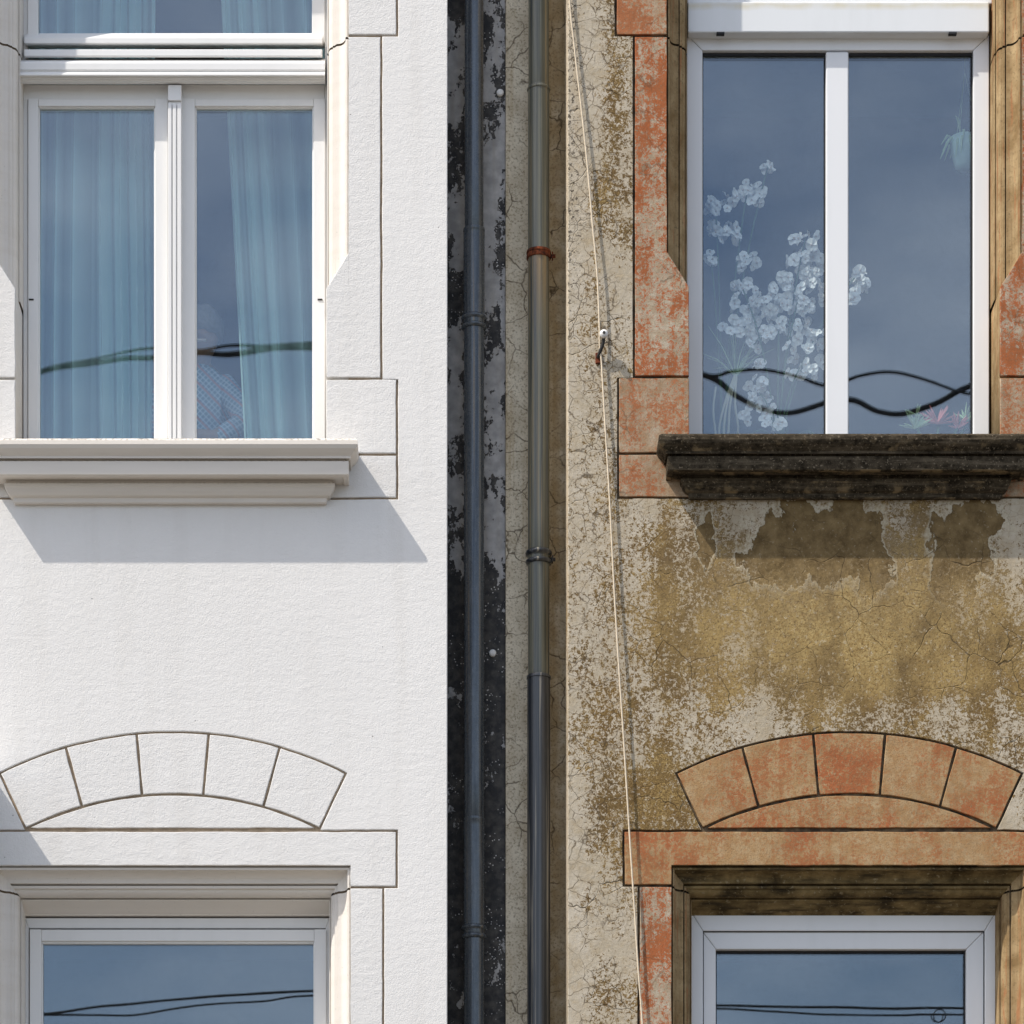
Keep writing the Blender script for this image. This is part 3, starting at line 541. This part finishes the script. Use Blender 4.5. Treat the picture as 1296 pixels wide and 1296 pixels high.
# ------------------------------------------------------------------ downpipes
def lathe(x, y, prof, n=40):
    rings = [[(x + r * math.cos(2 * math.pi * j / n), y + r * math.sin(2 * math.pi * j / n), z) for j in range(n)] for z, r in prof]; return MB().loft(rings)
def downpipe(name, px, r0, label, secs, collars, mat):
    yc = .265; x = PX(px, yc - .03); t = tag(empty(name, (x, yc, 0)), label, 'drainpipe', 'downpipes in the recess between the houses')
    Zp = lambda py: PZ(py, yc - r0)
    for (ya, yb, r, mt, lip) in secs:
        z1, z0 = Zp(ya), Zp(yb) if yb else .02
        prof = [(z0, r - .0015), (z0 + .004, r)] + [(z0 + (z1 - z0) * k / 12, r) for k in range(1, 12)] + [(z1 - .016, r), (z1 - .014, r + lip), (z1 - .005, r + lip), (z1 - .001, r + lip * .4), (z1, r - .003), (z1 + .0005, r - .008)]
        o = lathe(x, yc, prof).build('pipe_section', mt, t); 
        for p in o.data.polygons: p.use_smooth = len(p.vertices) == 4
        o.data.set_sharp_from_angle(angle=R(40))
    for (py, kind) in collars:
        z = Zp(py); r = r0
        if kind == 'beads':
            prof = [(z + .030, r - .001), (z + .030, r + .008), (z + .022, r + .012), (z + .013, r + .009), (z + .010, r - .001), (z - .006, r - .001), (z - .009, r + .008), (z - .016, r + .012), (z - .024, r + .008), (z - .028, r - .001)]
            o = lathe(x, yc, prof).build('collar', mat if mat == 'zinc_pipe' else 'cast_sleeve', t, smooth=True)
        elif kind == 'band':
            prof = [(z + .007, r - .001), (z + .005, r + .003), (z, r + .004), (z - .005, r + .003), (z - .007, r - .001)]; o = lathe(x, yc, prof).build('seam', mat, t, smooth=True)
        else:
            prof = [(z + .017, r - .001), (z + .016, r + .006), (z + .006, r + .007), (z + .005, r + .0045), (z - .005, r + .0045), (z - .006, r + .007), (z - .016, r + .006), (z - .017, r - .001)]
            o = lathe(x, yc, prof).build('clamp', 'rust', t, smooth=False)
        if kind != 'band':
            iron = 'rust' if kind == 'clamp' else 'iron_dark'
            b = MB().box(x - .006, x + .006, yc + r, .353, z - .012, z + .012).build('bracket', iron, o)
            if kind == 'clamp' or mat != 'zinc_pipe':
                b = MB(); b.tube([(x + r - .004, yc, z - .004), (x + r + .026, yc, z - .004)], .0085, 8); b.box(x + r + .010, x + r + .016, yc - .013, yc + .013, z - .018, z + .010); b.build('bolt', iron, o)
        bpy.context.view_layer.update()
    mi = Matrix.Translation(t.location).inverted()
    for o in C.objects:
        if o.parent == t: o.matrix_parent_inverse = mi
    return t
downpipe('downpipe', 600, .0435, 'dark blue-grey zinc downpipe beside the flaking black paint', [(-630, 286, .0405, 'zinc_pipe', 0), (284, 409, .0455, 'zinc_pipe', .001), (409, 1034, .0435, 'zinc_pipe', 0), (1032, 1184, .0455, 'zinc_pipe', .001), (1184, None, .0435, 'zinc_pipe', 0)], [(404, 'beads'), (1178, 'beads')], 'zinc_pipe')
downpipe('downpipe', 682, .046, 'worn grey painted downpipe with rusty clamp and dark lower sleeve', [(-630, 104, .044, 'painted_pipe', 0), (103, 700, .046, 'painted_pipe', 0), (700, 860, .046, 'painted_pipe', 0), (851, None, .0495, 'cast_sleeve', .0035)], [(107, 'band'), (317, 'clamp'), (702, 'beads')], 'painted_pipe')

# plugs in the strip
for px, py, lab in ((633, 118, 'small white round plug in the grey flaking paint beside the zinc downpipe'), (623.5, 827, 'small white round plug in the blackened wall beside the zinc downpipe')):
    d = .355; b = MB(); b.loft([[(PX(px, d) + r * math.cos(a * math.pi / 10), y, PZ(py, d) + r * math.sin(a * math.pi / 10)) for a in range(20)] for y, r in ((d + .004, .016), (d - .006, .016), (d - .010, .012), (d - .011, .004))])
    tag(b.build('wall_plug', 'porcelain', None, smooth=True), lab, 'plug', 'white plugs in the recessed strip')

# ------------------------------------------------------------------ loose cord and its insulator
pts = []
for px, py, d in ((716, -640, -.02), (718, -200, -.02), (720, -20, -.022), (727, 60, -.024), (735, 130, -.026), (743, 205, -.03), (750, 285, -.034), (756, 350, -.038), (758.5, 410, -.04), (759, 440, -.035), (761, 455, -.028), (762.5, 480, -.028), (766, 540, -.03), (772, 640, -.032), (777, 740, -.034), (783, 840, -.036), (789, 930, -.036), (797, 1060, -.034), (803, 1150, -.032), (808, 1230, -.030), (813, 1296, -.028), (822, 1450, -.024), (838, 1700, -.02), (850, 1900, -.02)): d *= .62; pts.append(Vector((PX(px, d), d, PZ(py, d))))
def smooth_path(p, n=6):
    out = []
    for i in range(len(p) - 1):
        a, b_, c_, d_ = p[max(i - 1, 0)], p[i], p[i + 1], p[min(i + 2, len(p) - 1)]
        for k in range(n):
            t = k / n; out.append(.5 * ((2 * b_) + (c_ - a) * t + (2 * a - 5 * b_ + 4 * c_ - d_) * t * t + (3 * b_ - a - 3 * c_ + d_) * t ** 3))
    return out + [p[-1]]
tag(MB().tube(smooth_path(pts), .0038, 8).build('cord', 'cord', None, smooth=True), 'thin cream cord hanging slantwise down the weathered plaster', 'cord')
d = -.03; ins = tag(empty('cord_insulator', (PX(763), 0, PZ(440))), 'small white porcelain insulator on an iron hook holding the cream cord', 'insulator')
x, z = PX(764.5, -.06), PZ(421, -.06)
k = MB(); k.loft([[(x + r * math.cos(a * math.pi / 8), y, z + r * math.sin(a * math.pi / 8)) for a in range(16)] for y, r in ((-.036, .010), (-.040, .017), (-.052, .018), (-.058, .014), (-.061, .007))]); kn = k.build('knob', 'porcelain', ins, smooth=True)
MB().loft([[(x + r * math.cos(a * math.pi / 6), y, z + r * math.sin(a * math.pi / 6)) for a in range(12)] for y, r in ((-.060, .006), (-.064, .006))]).build('screw', 'iron_dark', kn)
MB().tube(smooth_path([Vector((PX(758), .012, PZ(452))), Vector((PX(757), -.008, PZ(453))), Vector((PX(759.5), -.022, PZ(447))), Vector((x - .004, -.030, z - .035)), Vector((x, -.036, z - .004))], 5), .0075, 8).build('hook', 'iron_dark', ins, smooth=True)
MB().box(PX(753.5), PX(761.5), -.008, .012, PZ(461), PZ(447)).build('wall_plate', 'rust', ins, .003)
adopt(ins)

# ------------------------------------------------------------------ overhead cables across the street (seen as reflections in the panes)
def street_point(px, py, q):                   # a point q metres in front of the facade, found along the mirrored sight line
    t = (DIST + 2 * D + q) / DIST if False else None
    m = (px - PXC) / S / DIST; n = (PYH - py) / S / DIST; yy = DIST + 2 * (D + .03) + q
    return Vector((CX + m * yy, -q, EYE + n * yy))
def cable(rows, q, r, label, loop=None):
    p = [street_point(px, py, q + dq) for px, py, dq in rows]; p = [p[0] + (p[0] - p[1]) * 6] + p + [p[-1] + (p[-1] - p[-2]) * 6]
    b = MB().tube(smooth_path(p, 8), r, 8)
    if loop: b.tube([street_point(loop[0] + loop[2] * math.cos(t * .45) * (.6 + t * .03), loop[1] + loop[2] * math.sin(t * .45), q + .002 * t) for t in range(22)], r * .45, 6)
    tag(b.build('overhead_cable', 'cable_rubber', None, smooth=True), label, 'cable', 'cables strung across the street')
cable([(-260, 560, 0), (-60, 510, 0), (50, 470, 0), (110, 456, 0), (160, 446, .02), (196, 442, 0), (250, 446, 0), (290, 439, 0), (340, 441, .02), (395, 434, 0), (520, 425, 0), (640, 430, 0), (760, 455, .02), (890, 474, 0), (925, 470, 0), (965, 468, 0), (1010, 477, 0), (1050, 487, 0), (1090, 476, 0), (1125, 472, 0), (1165, 477, 0), (1215, 493, 0), (1262, 500, 0), (1350, 500, 0), (1500, 505, 0)], 6.0, .010, 'thin black overhead cable of the upper pair, shaped in the waves of its distorted reflection in the panes')  # waves in the path put the panes' distortion of the reflection into the shape
cable([(-260, 566, .03), (-60, 512, .05), (50, 472, .05), (110, 461, .05), (160, 455, .03), (196, 455, .05), (250, 449, .05), (290, 450, .05), (340, 444, .03), (395, 440, .05), (520, 440, .05), (640, 442, .05), (760, 452, .05), (890, 474, .05), (930, 497, .05), (965, 514, .05), (1000, 520, .05), (1045, 507, .05), (1080, 504, .05), (1110, 518, .05), (1145, 522, .05), (1185, 510, .05), (1230, 486, .05), (1300, 480, .05), (1500, 490, .05)], 6.0, .018, 'thick black overhead cable of the upper pair, shaped in the waves of its distorted reflection in the panes')  # bulges stand in for the reflection bent by each pane
cable([(-260, 1306, 0), (-60, 1292, 0), (55, 1283, 0), (130, 1273, 0), (220, 1265, 0), (300, 1258, 0), (397, 1251, 0), (600, 1248, 0), (800, 1262, 0), (905, 1272, 0), (1060, 1273, 0), (1222, 1275, 0), (1500, 1285, 0)], 6.2, .008, 'upper black overhead cable reflected in the lower window panes', (1189, 1284, 8))
cable([(-260, 1308, .04), (-60, 1294, .04), (55, 1284, .04), (120, 1284, .04), (180, 1282, .04), (250, 1272, .04), (330, 1265, .04), (397, 1257, .04), (600, 1260, .04), (800, 1272, .04), (905, 1276, .04), (1060, 1282, .04), (1150, 1281, .04), (1222, 1284, .04), (1500, 1295, .04)], 6.2, .0065, 'lower black overhead cable reflected in the lower window panes')

# ------------------------------------------------------------------ curtains
def curtain(px_top, px_bot, label, y=.47, amp=.055, seed=0, dense=None):
    rnd = random.Random(seed); n = 220; rows = 16; zt_, zb_ = PZ(-225, y), fWU + .1; V = []; F = []
    ph = [rnd.uniform(0, 6.28) for _ in range(6)]
    for j in range(rows + 1):
        v = j / rows; zz_ = zt_ + (zb_ - zt_) * v; py = PYH - (zz_ - EYE) * S * DIST / (DIST + y)
        u0 = max(0, min(1.4, (py + 140) / 700)); xa = px_top[0] + (px_bot[0] - px_top[0]) * u0; xb = px_top[1] + (px_bot[1] - px_top[1]) * u0
        for i in range(n + 1):
            u = i / n; uu = u + .012 * math.sin(7 * v + ph[0] + u * 5)
            den = dense(u) if dense else 1
            wu = uu * (xb - xa) / 26; f1 = abs(math.sin(wu * math.pi + .6 * math.sin(wu * 1.7 + ph[1]))) ** .7; dy = amp * (f1 * (.45 + 1.6 * den) + .5 * math.sin(wu * 1.1 + ph[2]) + .35 * den * math.sin(wu * 9 + ph[3])) * (.8 + .3 * v)
            V.append((PX(xa + (xb - xa) * u, y), y + dy, zz_))
    for j in range(rows):
        for i in range(n): a = j * (n + 1) + i; F.append((a, a + 1, a + n + 2, a + n + 1))
    me = bpy.data.meshes.new('curtain'); me.from_pydata(V, [], F); fa = me.attributes.new('fold', 'FLOAT', 'POINT')
    for j in range(rows + 1):
        for i in range(n + 1):
            k = j * (n + 1) + i; p0, p1 = V[k - (1 if i else 0)], V[k + (1 if i < n else 0)]; fa.data[k].value = min(1.0, abs(p1[1] - p0[1]) / max(1e-5, abs(p1[0] - p0[0])) * .75)
    o = link('curtain', me, 'sheer_curtain', None, smooth=True); return tag(o, label, 'curtain', 'sheer curtains in the white house')
curtain((20, 198), (20, 190), 'wide sheer pale curtain hanging behind the closed pane of the white window', seed=3, dense=lambda u: max(0, (u - .55) * 2))
curtain((272, 430), (309, 430), 'sheer pale curtain drawn aside beside the seated person, gathered folds along its edge', seed=5, dense=lambda u: max(0, 1 - u * 2.4))
tag(MB().tube([(PX(10, .47), .47, PZ(-227, .47)), (PX(440, .47), .47, PZ(-227, .47))], .012, 10).build('curtain_rail', 'white_paint'), 'white rail carrying the sheer curtains above the window', 'curtain rail')

# ------------------------------------------------------------------ person seated behind the pane
def person():
    y = .80; cx = PX(247, y); zs = PZ(468, y); t = []
    J = {'pel': (cx, y + .06, fWU + .50), 'abd': (cx, y + .07, fWU + .66), 'che': (cx, y + .02, zs - .14), 'nek': (cx + .012, y - .03, zs + .015), 'hd0': (cx + .03, y - .085, zs + .045), 'hd1': (cx + .045, y - .15, zs + .085), 'hd2': (cx + .05, y - .17, zs + .135),
         'sl': (cx - .15, y + .0, zs - .10), 'el': (cx - .215, y - .06, zs - .30), 'wl': (cx - .10, y - .24, zs - .38), 'sr': (cx + .14, y - .03, zs - .085), 'er': (cx + .235, y - .10, zs - .27), 'wr': (cx + .10, y - .24, zs - .40),
         'hl': (cx - .03, y - .29, zs - .40), 'hr': (cx + .03, y - .29, zs - .40),
         'tl': (cx - .10, y + .02, fWU + .48), 'kl': (cx - .12, y - .36, fWU + .50), 'al': (cx - .12, y - .33, fWU + .09), 'fl': (cx - .13, y - .47, fWU + .05), 'tr': (cx + .10, y + .02, fWU + .48), 'kr': (cx + .12, y - .36, fWU + .50), 'ar': (cx + .12, y - .33, fWU + .09), 'fr': (cx + .13, y - .47, fWU + .05)}
    # keep knees clear of the inner wall under the window
    for k_ in J: J[k_] = (J[k_][0], max(J[k_][1], .36), J[k_][2])
    rad = {'pel': .14, 'abd': .125, 'che': .15, 'nek': .058, 'hd0': .062, 'hd1': .085, 'hd2': .066, 'sl': .066, 'el': .05, 'wl': .034, 'sr': .066, 'er': .054, 'wr': .034, 'hl': .03, 'hr': .03, 'tl': .09, 'kl': .065, 'al': .045, 'fl': .04, 'tr': .09, 'kr': .065, 'ar': .045, 'fr': .04}
    names = list(J); E = [('pel', 'abd'), ('abd', 'che'), ('che', 'nek'), ('nek', 'hd0'), ('hd0', 'hd1'), ('hd1', 'hd2'), ('che', 'sl'), ('sl', 'el'), ('el', 'wl'), ('wl', 'hl'), ('che', 'sr'), ('sr', 'er'), ('er', 'wr'), ('wr', 'hr'), ('pel', 'tl'), ('tl', 'kl'), ('kl', 'al'), ('al', 'fl'), ('pel', 'tr'), ('tr', 'kr'), ('kr', 'ar'), ('ar', 'fr')]
    V = [J[n] for n in names]; Ed = [(names.index(a), names.index(b_)) for a, b_ in E]; RR = [rad[n] for n in names]
    # five fingers per hand
    for sd, h in ((-1, 'hl'), (1, 'hr')):
        hi = names.index(h); hv = Vector(J[h])
        for f_ in range(5):
            o_ = Vector((-sd * .012, (f_ - 2) * .014, -.004)) if f_ else Vector((0, -.02, .02)); e1 = hv + o_ + Vector((-sd * .035, 0, -.012)); e2 = e1 + Vector((-sd * (.012 + .004 * (2 - abs(f_ - 2))), 0, -.022))
            k = len(V); V += [tuple(e1), tuple(e2)]; RR += [.009, .007]; Ed += [(hi, k), (k, k + 1)]
    me = bpy.data.meshes.new('person'); me.from_pydata(V, Ed, []); ob = bpy.data.objects.new('tmp', me); C.objects.link(ob); ob.modifiers.new('s', 'SKIN'); sv = me.skin_vertices[0].data
    for i, r in enumerate(RR): sv[i].radius = (r, r * (.72 if names[i:i + 1] and names[i] in ('che', 'abd', 'pel') else 1.0)); sv[i].use_root = (i == 0)
    sd_ = ob.modifiers.new('d', 'SUBSURF'); sd_.levels = 2; sd_.render_levels = 2
    dg = bpy.context.evaluated_depsgraph_get(); m2 = bpy.data.meshes.new_from_object(ob.evaluated_get(dg)); bpy.data.objects.remove(ob)
    # nose and eye sockets pressed into the head
    hc = Vector(J['hd1'])
    for v in m2.vertices:
        dlt = v.co - hc
        if dlt.length < .12 and dlt.y < -.05:
            if abs(dlt.x) < .016 and -.03 < dlt.z < .015: v.co.y -= .022
            elif .018 < abs(dlt.x) < .045 and .0 < dlt.z < .035: v.co.y += .010
    m2.materials.clear(); root = link('person', m2, ['skin', 'plaid', 'trousers'], None, smooth=True); root.data.name = 'person'
    for p in m2.polygons:
        c_ = p.center
        if c_.z > zs - .01: p.material_index = 0
        elif c_.z < fWU + .57: p.material_index = 2
        elif abs(c_.x - cx) < .12 and c_.y < y - .21: p.material_index = 0
        else: p.material_index = 1
    tag(root, 'person in a plaid shirt seated behind the window pane with head bowed', 'person')
    b = MB(); rings = []
    for i in range(8):
        a = i / 7 * math.pi * .66; rr = .098 * math.sin(a) + .002; zz_ = hc.z + .035 + .10 * math.cos(a)
        rings.append([(hc.x + rr * math.cos(2 * math.pi * j / 22) * .95, hc.y + .0 + rr * math.sin(2 * math.pi * j / 22) * 1.06, zz_ + (.012 if math.sin(2 * math.pi * j / 22) < -.45 and i > 4 else 0) + .004 * math.sin(j * 5)) for j in range(22)])
    b.loft(rings); b.build('hair', 'hair', root, smooth=True)
    for s_ in (-1, 1): MB().loft([[(hc.x + s_ * .031 + .010 * math.cos(a * math.pi / 4) * k, hc.y - .070 - .006 * (1 - k), hc.z + .016 + .008 * math.sin(a * math.pi / 4) * k) for a in range(8)] for k in (1, .6, .1)]).build('eye', 'iron_dark', root)
    MB().box(hc.x - .022, hc.x + .022, hc.y - .086, hc.y - .07, hc.z - .052, hc.z - .046).build('mouth', 'petal_core', root)
    st = tag(empty('stool', (cx, y + .07, fWU)), 'dark wooden stool under the seated person', 'stool')
    MB().box(-.19, .19, -.17, .17, .33, .37).build('seat', 'room_wood', st, .008)
    for ax in (-.15, .15):
        for ay in (-.13, .13): MB().box(ax - .018, ax + .018, ay - .018, ay + .018, 0, .329).build('leg', 'room_wood', st)
person()

# ------------------------------------------------------------------ plants behind the old house's upper window
shelf_z = zOU - .02
shelf = tag(empty('plant_shelf', (PX(1069), .5, fOU)), 'dark wooden shelf under the plants behind the old window', 'shelf')
MB().box(PX(880, .5), PX(1255, .5), .335, .80, shelf_z - .03, shelf_z).build('board', 'room_wood', shelf)
for px in (900, 1235): MB().box(PX(px, .5) - .02, PX(px, .5) + .02, .5, .75, fOU, shelf_z - .031).build('leg', 'room_wood', shelf)
adopt(shelf)
def pot(parent, x, y, z, r, h, mat):
    prof = [(z, r * .72), (z + h * .8, r * .97), (z + h * .82, r * 1.06), (z + h, r * 1.08), (z + h, r * .95), (z + h * .9, r * .9)]; o = lathe(x, y, prof, 20).build('pot', mat, parent, smooth=False); lathe(x, y, [(z + h * .86, .002), (z + h * .88, r * .9), (z + h * .89, .002)], 16).build('soil', 'soil', o); return o
def blossom_mesh():
    b = MB()
    for k in range(5):
        a = k * 2 * math.pi / 5 + .3; L_ = .034 if k % 2 else .038; wv = .021
        pts_ = [(0, 0, 0), (.35, .8, -.004), (.7, 1, -.008), (1, .35, -.002), (1, -.35, -.002), (.7, -1, -.008), (.35, -.8, -.004)]
        kk = len(b.v)
        for u, v, d_ in pts_: 
            px_, pz_ = u * L_, v * wv; b.v.append((px_ * math.cos(a) - pz_ * math.sin(a), d_ - .003 * k, px_ * math.sin(a) + pz_ * math.cos(a)))
        b.f += [(kk, kk + 1, kk + 2, kk + 3), (kk, kk + 3, kk + 4), (kk, kk + 4, kk + 5, kk + 6)]
    n0 = len(b.f); b.loft([[(r * math.cos(j * math.pi / 3), y_, r * math.sin(j * math.pi / 3)) for j in range(6)] for y_, r in ((-.004, .008), (-.018, .006), (-.022, .002))])
    me = bpy.data.meshes.new('blossom'); me.from_pydata(b.v, [], b.f); me.materials.append(MATS['petal']); me.materials.append(MATS['petal_core'])
    for i, p in enumerate(me.polygons): p.material_index = 1 if i >= n0 else 0
    return me
BL = blossom_mesh(); rb = random.Random(21)
def orchid(name, x_px, y, clusters, label, stems):
    x = PX(x_px, y); root = tag(empty(name, (x, y, shelf_z)), label, 'plant', 'plants behind the old window'); pot(root, x, y, shelf_z, .075, .13, 'pot_clay')
    zt_ = shelf_z + .13
    for sx, sy in stems:
        e = Vector((PX(sx, y), y, PZ(sy, y))); s_ = Vector((x, y, zt_ - .015)); pth = [s_.lerp(e, t) + Vector((0, 0, .0)) + Vector(((e.x - s_.x) * (t * t - t) * .6, .02 * math.sin(t * 5), .05 * math.sin(t * 3.1))) for t in [i / 14 for i in range(15)]]
        MB().tube(pth, .0035, 6).build('stem', 'leaf', root, smooth=True)
    for k in range(7):
        a = k * .9 + .3; lv = MB(); L_ = .2
        lv.loft([[(x + math.cos(a) * L_ * t - math.sin(a) * .028 * math.sin(t * 2.9 + .2), y + .6 * math.sin(a) * L_ * t + .6 * math.cos(a) * .028 * math.sin(t * 2.9 + .2) * sgn, zt_ + .09 * math.sin(t * 2.6) + (.0 if sgn else .006)) for sgn in (1, 0, -1)] for t in [i / 6 for i in range(7)]], cap=False, close=False); lv.build('leaf', 'leaf', root, smooth=True)
    for cx_, cy_, rx, ry, n in clusters:
        for _ in range(int(n * 2.9 + .5)):
            a = rb.uniform(0, 6.28); r_ = math.sqrt(rb.random()); yy = y + rb.uniform(-.05, .06)
            o = bpy.data.objects.new('blossom', BL); C.objects.link(o); o.parent = root; sc = rb.uniform(.45, .8)
            o.location = (PX(cx_ + 1.12 * rx * r_ * math.cos(a), yy), yy, PZ(cy_ + 1.12 * ry * r_ * math.sin(a), yy)); o.rotation_euler = (rb.uniform(-.9, .5), rb.uniform(0, 6.28), rb.uniform(-1.0, 1.0)); o.scale = (sc, sc, sc)
    adopt(root); return root
orchid('orchid_plant', 985, .40, [(1020, 302, 14, 10, 3), (1027, 328, 14, 18, 5), (1006, 345, 20, 20, 6), (1030, 355, 12, 15, 3), (942, 375, 18, 18, 6), (980, 363, 5, 5, 1), (1012, 375, 32, 15, 9), (985, 397, 40, 20, 12), (1005, 425, 38, 20, 11), (942, 412, 26, 10, 5), (955, 430, 16, 12, 3), (1018, 460, 24, 18, 6), (958, 462, 6, 6, 1), (962, 492, 16, 14, 4), (958, 520, 20, 16, 6), (978, 536, 12, 8, 3), (1088, 355, 10, 14, 5), (1080, 376, 5, 8, 2)], 'bushy white orchid with dense blossoms behind the left pane of the old window', [(1020, 300), (1010, 380), (940, 370), (985, 400), (1085, 350), (960, 500), (1020, 455)])
orchid('orchid_plant', 915, .47, [(972, 210, 5, 6, 2), (950, 243, 13, 12, 6), (965, 252, 6, 8, 2), (908, 262, 12, 10, 4), (925, 250, 8, 8, 2), (922, 297, 16, 12, 6), (905, 290, 6, 8, 2), (898, 325, 5, 10, 2), (946, 332, 10, 10, 3)], 'tall white orchid with sparse blossoms rising behind the bushier one', [(972, 212), (945, 245), (905, 262), (898, 320), (945, 330)])
# dry stalks with a tuft
x, y = PX(918, .44), .44; t = tag(empty('tufted_plant', (x, y, shelf_z)), 'plant of bare pale stalks topped by a grassy tuft behind the old window', 'plant', 'plants behind the old window'); pot(t, x, y, shelf_z, .05, .08, 'pot_clay')
for (a, b_, tx, ty) in ((910, 548, 930, 475), (916, 545, 931, 474), (922, 545, 932, 476), (905, 545, 906, 490), (934, 548, 932, 478)):
    MB().tube(smooth_path([Vector((x + (PX(a, y) - x) * .3, y, shelf_z + .07)), Vector((PX(a, y), y, PZ(b_, y))), Vector((PX((a + tx) / 2 - 3, y), y - .01, PZ((b_ + ty) / 2, y))), Vector((PX(tx, y), y, PZ(ty, y)))], 5), .005, 6).build('stalk', 'dry_stalk', t, smooth=True)
for k in range(30):
    a = rb.uniform(-1.25, 1.25); l_ = rb.uniform(.12, .28); bx0, bz0 = PX(931, y), PZ(476, y); e = Vector((bx0 + math.sin(a) * l_ * .75, y + rb.uniform(-.06, .06), bz0 + math.cos(a) * l_)); s_ = Vector((bx0, y, bz0)); mid_ = s_.lerp(e, .5) + Vector((0, 0, .02))
    MB().tube([s_, mid_, e], [.003, .0026, .0006], 4).build('blade', 'pale_leaf' if k % 3 else 'leaf', t)
adopt(t)
# pink succulent
x, y = PX(1185, .46), .46; t = tag(empty('pink_plant', (x, y, shelf_z)), 'low spiky pink and green plant behind the right pane of the old window', 'plant', 'plants behind the old window'); pot(t, x, y, shelf_z, .07, .10, 'pot_clay')
for cx_, cy_, n, mt, l0 in ((1187, 530, 26, 'pink_leaf', .085), (1158, 536, 20, 'pale_leaf', .075), (1212, 536, 16, 'pink_leaf', .06), (1222, 528, 12, 'pale_leaf', .07), (1160, 520, 8, 'pale_leaf', .05)):
    for k in range(n):
        a = rb.uniform(-1.5, 1.5); l_ = l0 * rb.uniform(.6, 1.15); s_ = Vector((PX(cx_, y), y, PZ(cy_ + 6, y))); e = s_ + Vector((math.sin(a) * l_, rb.uniform(-.05, .03), math.cos(a) * l_)); MB().tube([s_, s_.lerp(e, .6), e], [.004, .0055, .001], 5).build('leaf', mt, t)
for cx_ in (1160, 1187, 1212, 1222): MB().tube([(x, y, shelf_z + .085), (PX(cx_, y), y, PZ(541, y))], .006, 6).build('stem', 'leaf', t)
adopt(t)
# hanging pot
x, y = PX(1221, .50), .50; zc = PZ(190, y); t = tag(empty('hanging_planter', (x, y, zc)), 'pale green hanging planter on thin cords behind the right pane', 'planter')
lathe(x, y, [(zc - .085, .03), (zc - .07, .045), (zc, .062), (zc + .05, .066), (zc + .05, .058), (zc + .02, .05)], 20).build('pot', 'pot_mint', t, smooth=True)
for a in (0, 2.1, 4.2): MB().tube([(x + .064 * math.cos(a), y + .064 * math.sin(a), zc + .045), (x, y, zc + .34)], .0014, 5).build('cord', 'pale_leaf', t)
MB().tube([(x, y, zc + .34), (x, y, PZ(-215, .5) + .34)], .0016, 5).build('cord', 'pale_leaf', t)
for k in range(26):
    a = rb.uniform(0, 6.28); l_ = rb.uniform(.04, .11); s_ = Vector((x + .05 * math.cos(a), y + .05 * math.sin(a), zc + .05)); e = s_ + Vector((math.cos(a) * l_ * .7, math.sin(a) * l_ * .5, rb.uniform(-.12, .06)))
    MB().tube([s_, s_.lerp(e, .5) + Vector((0, 0, .025)), e], [.004, .007, .001], 5).build('leaf', 'pale_leaf', t)
adopt(t)
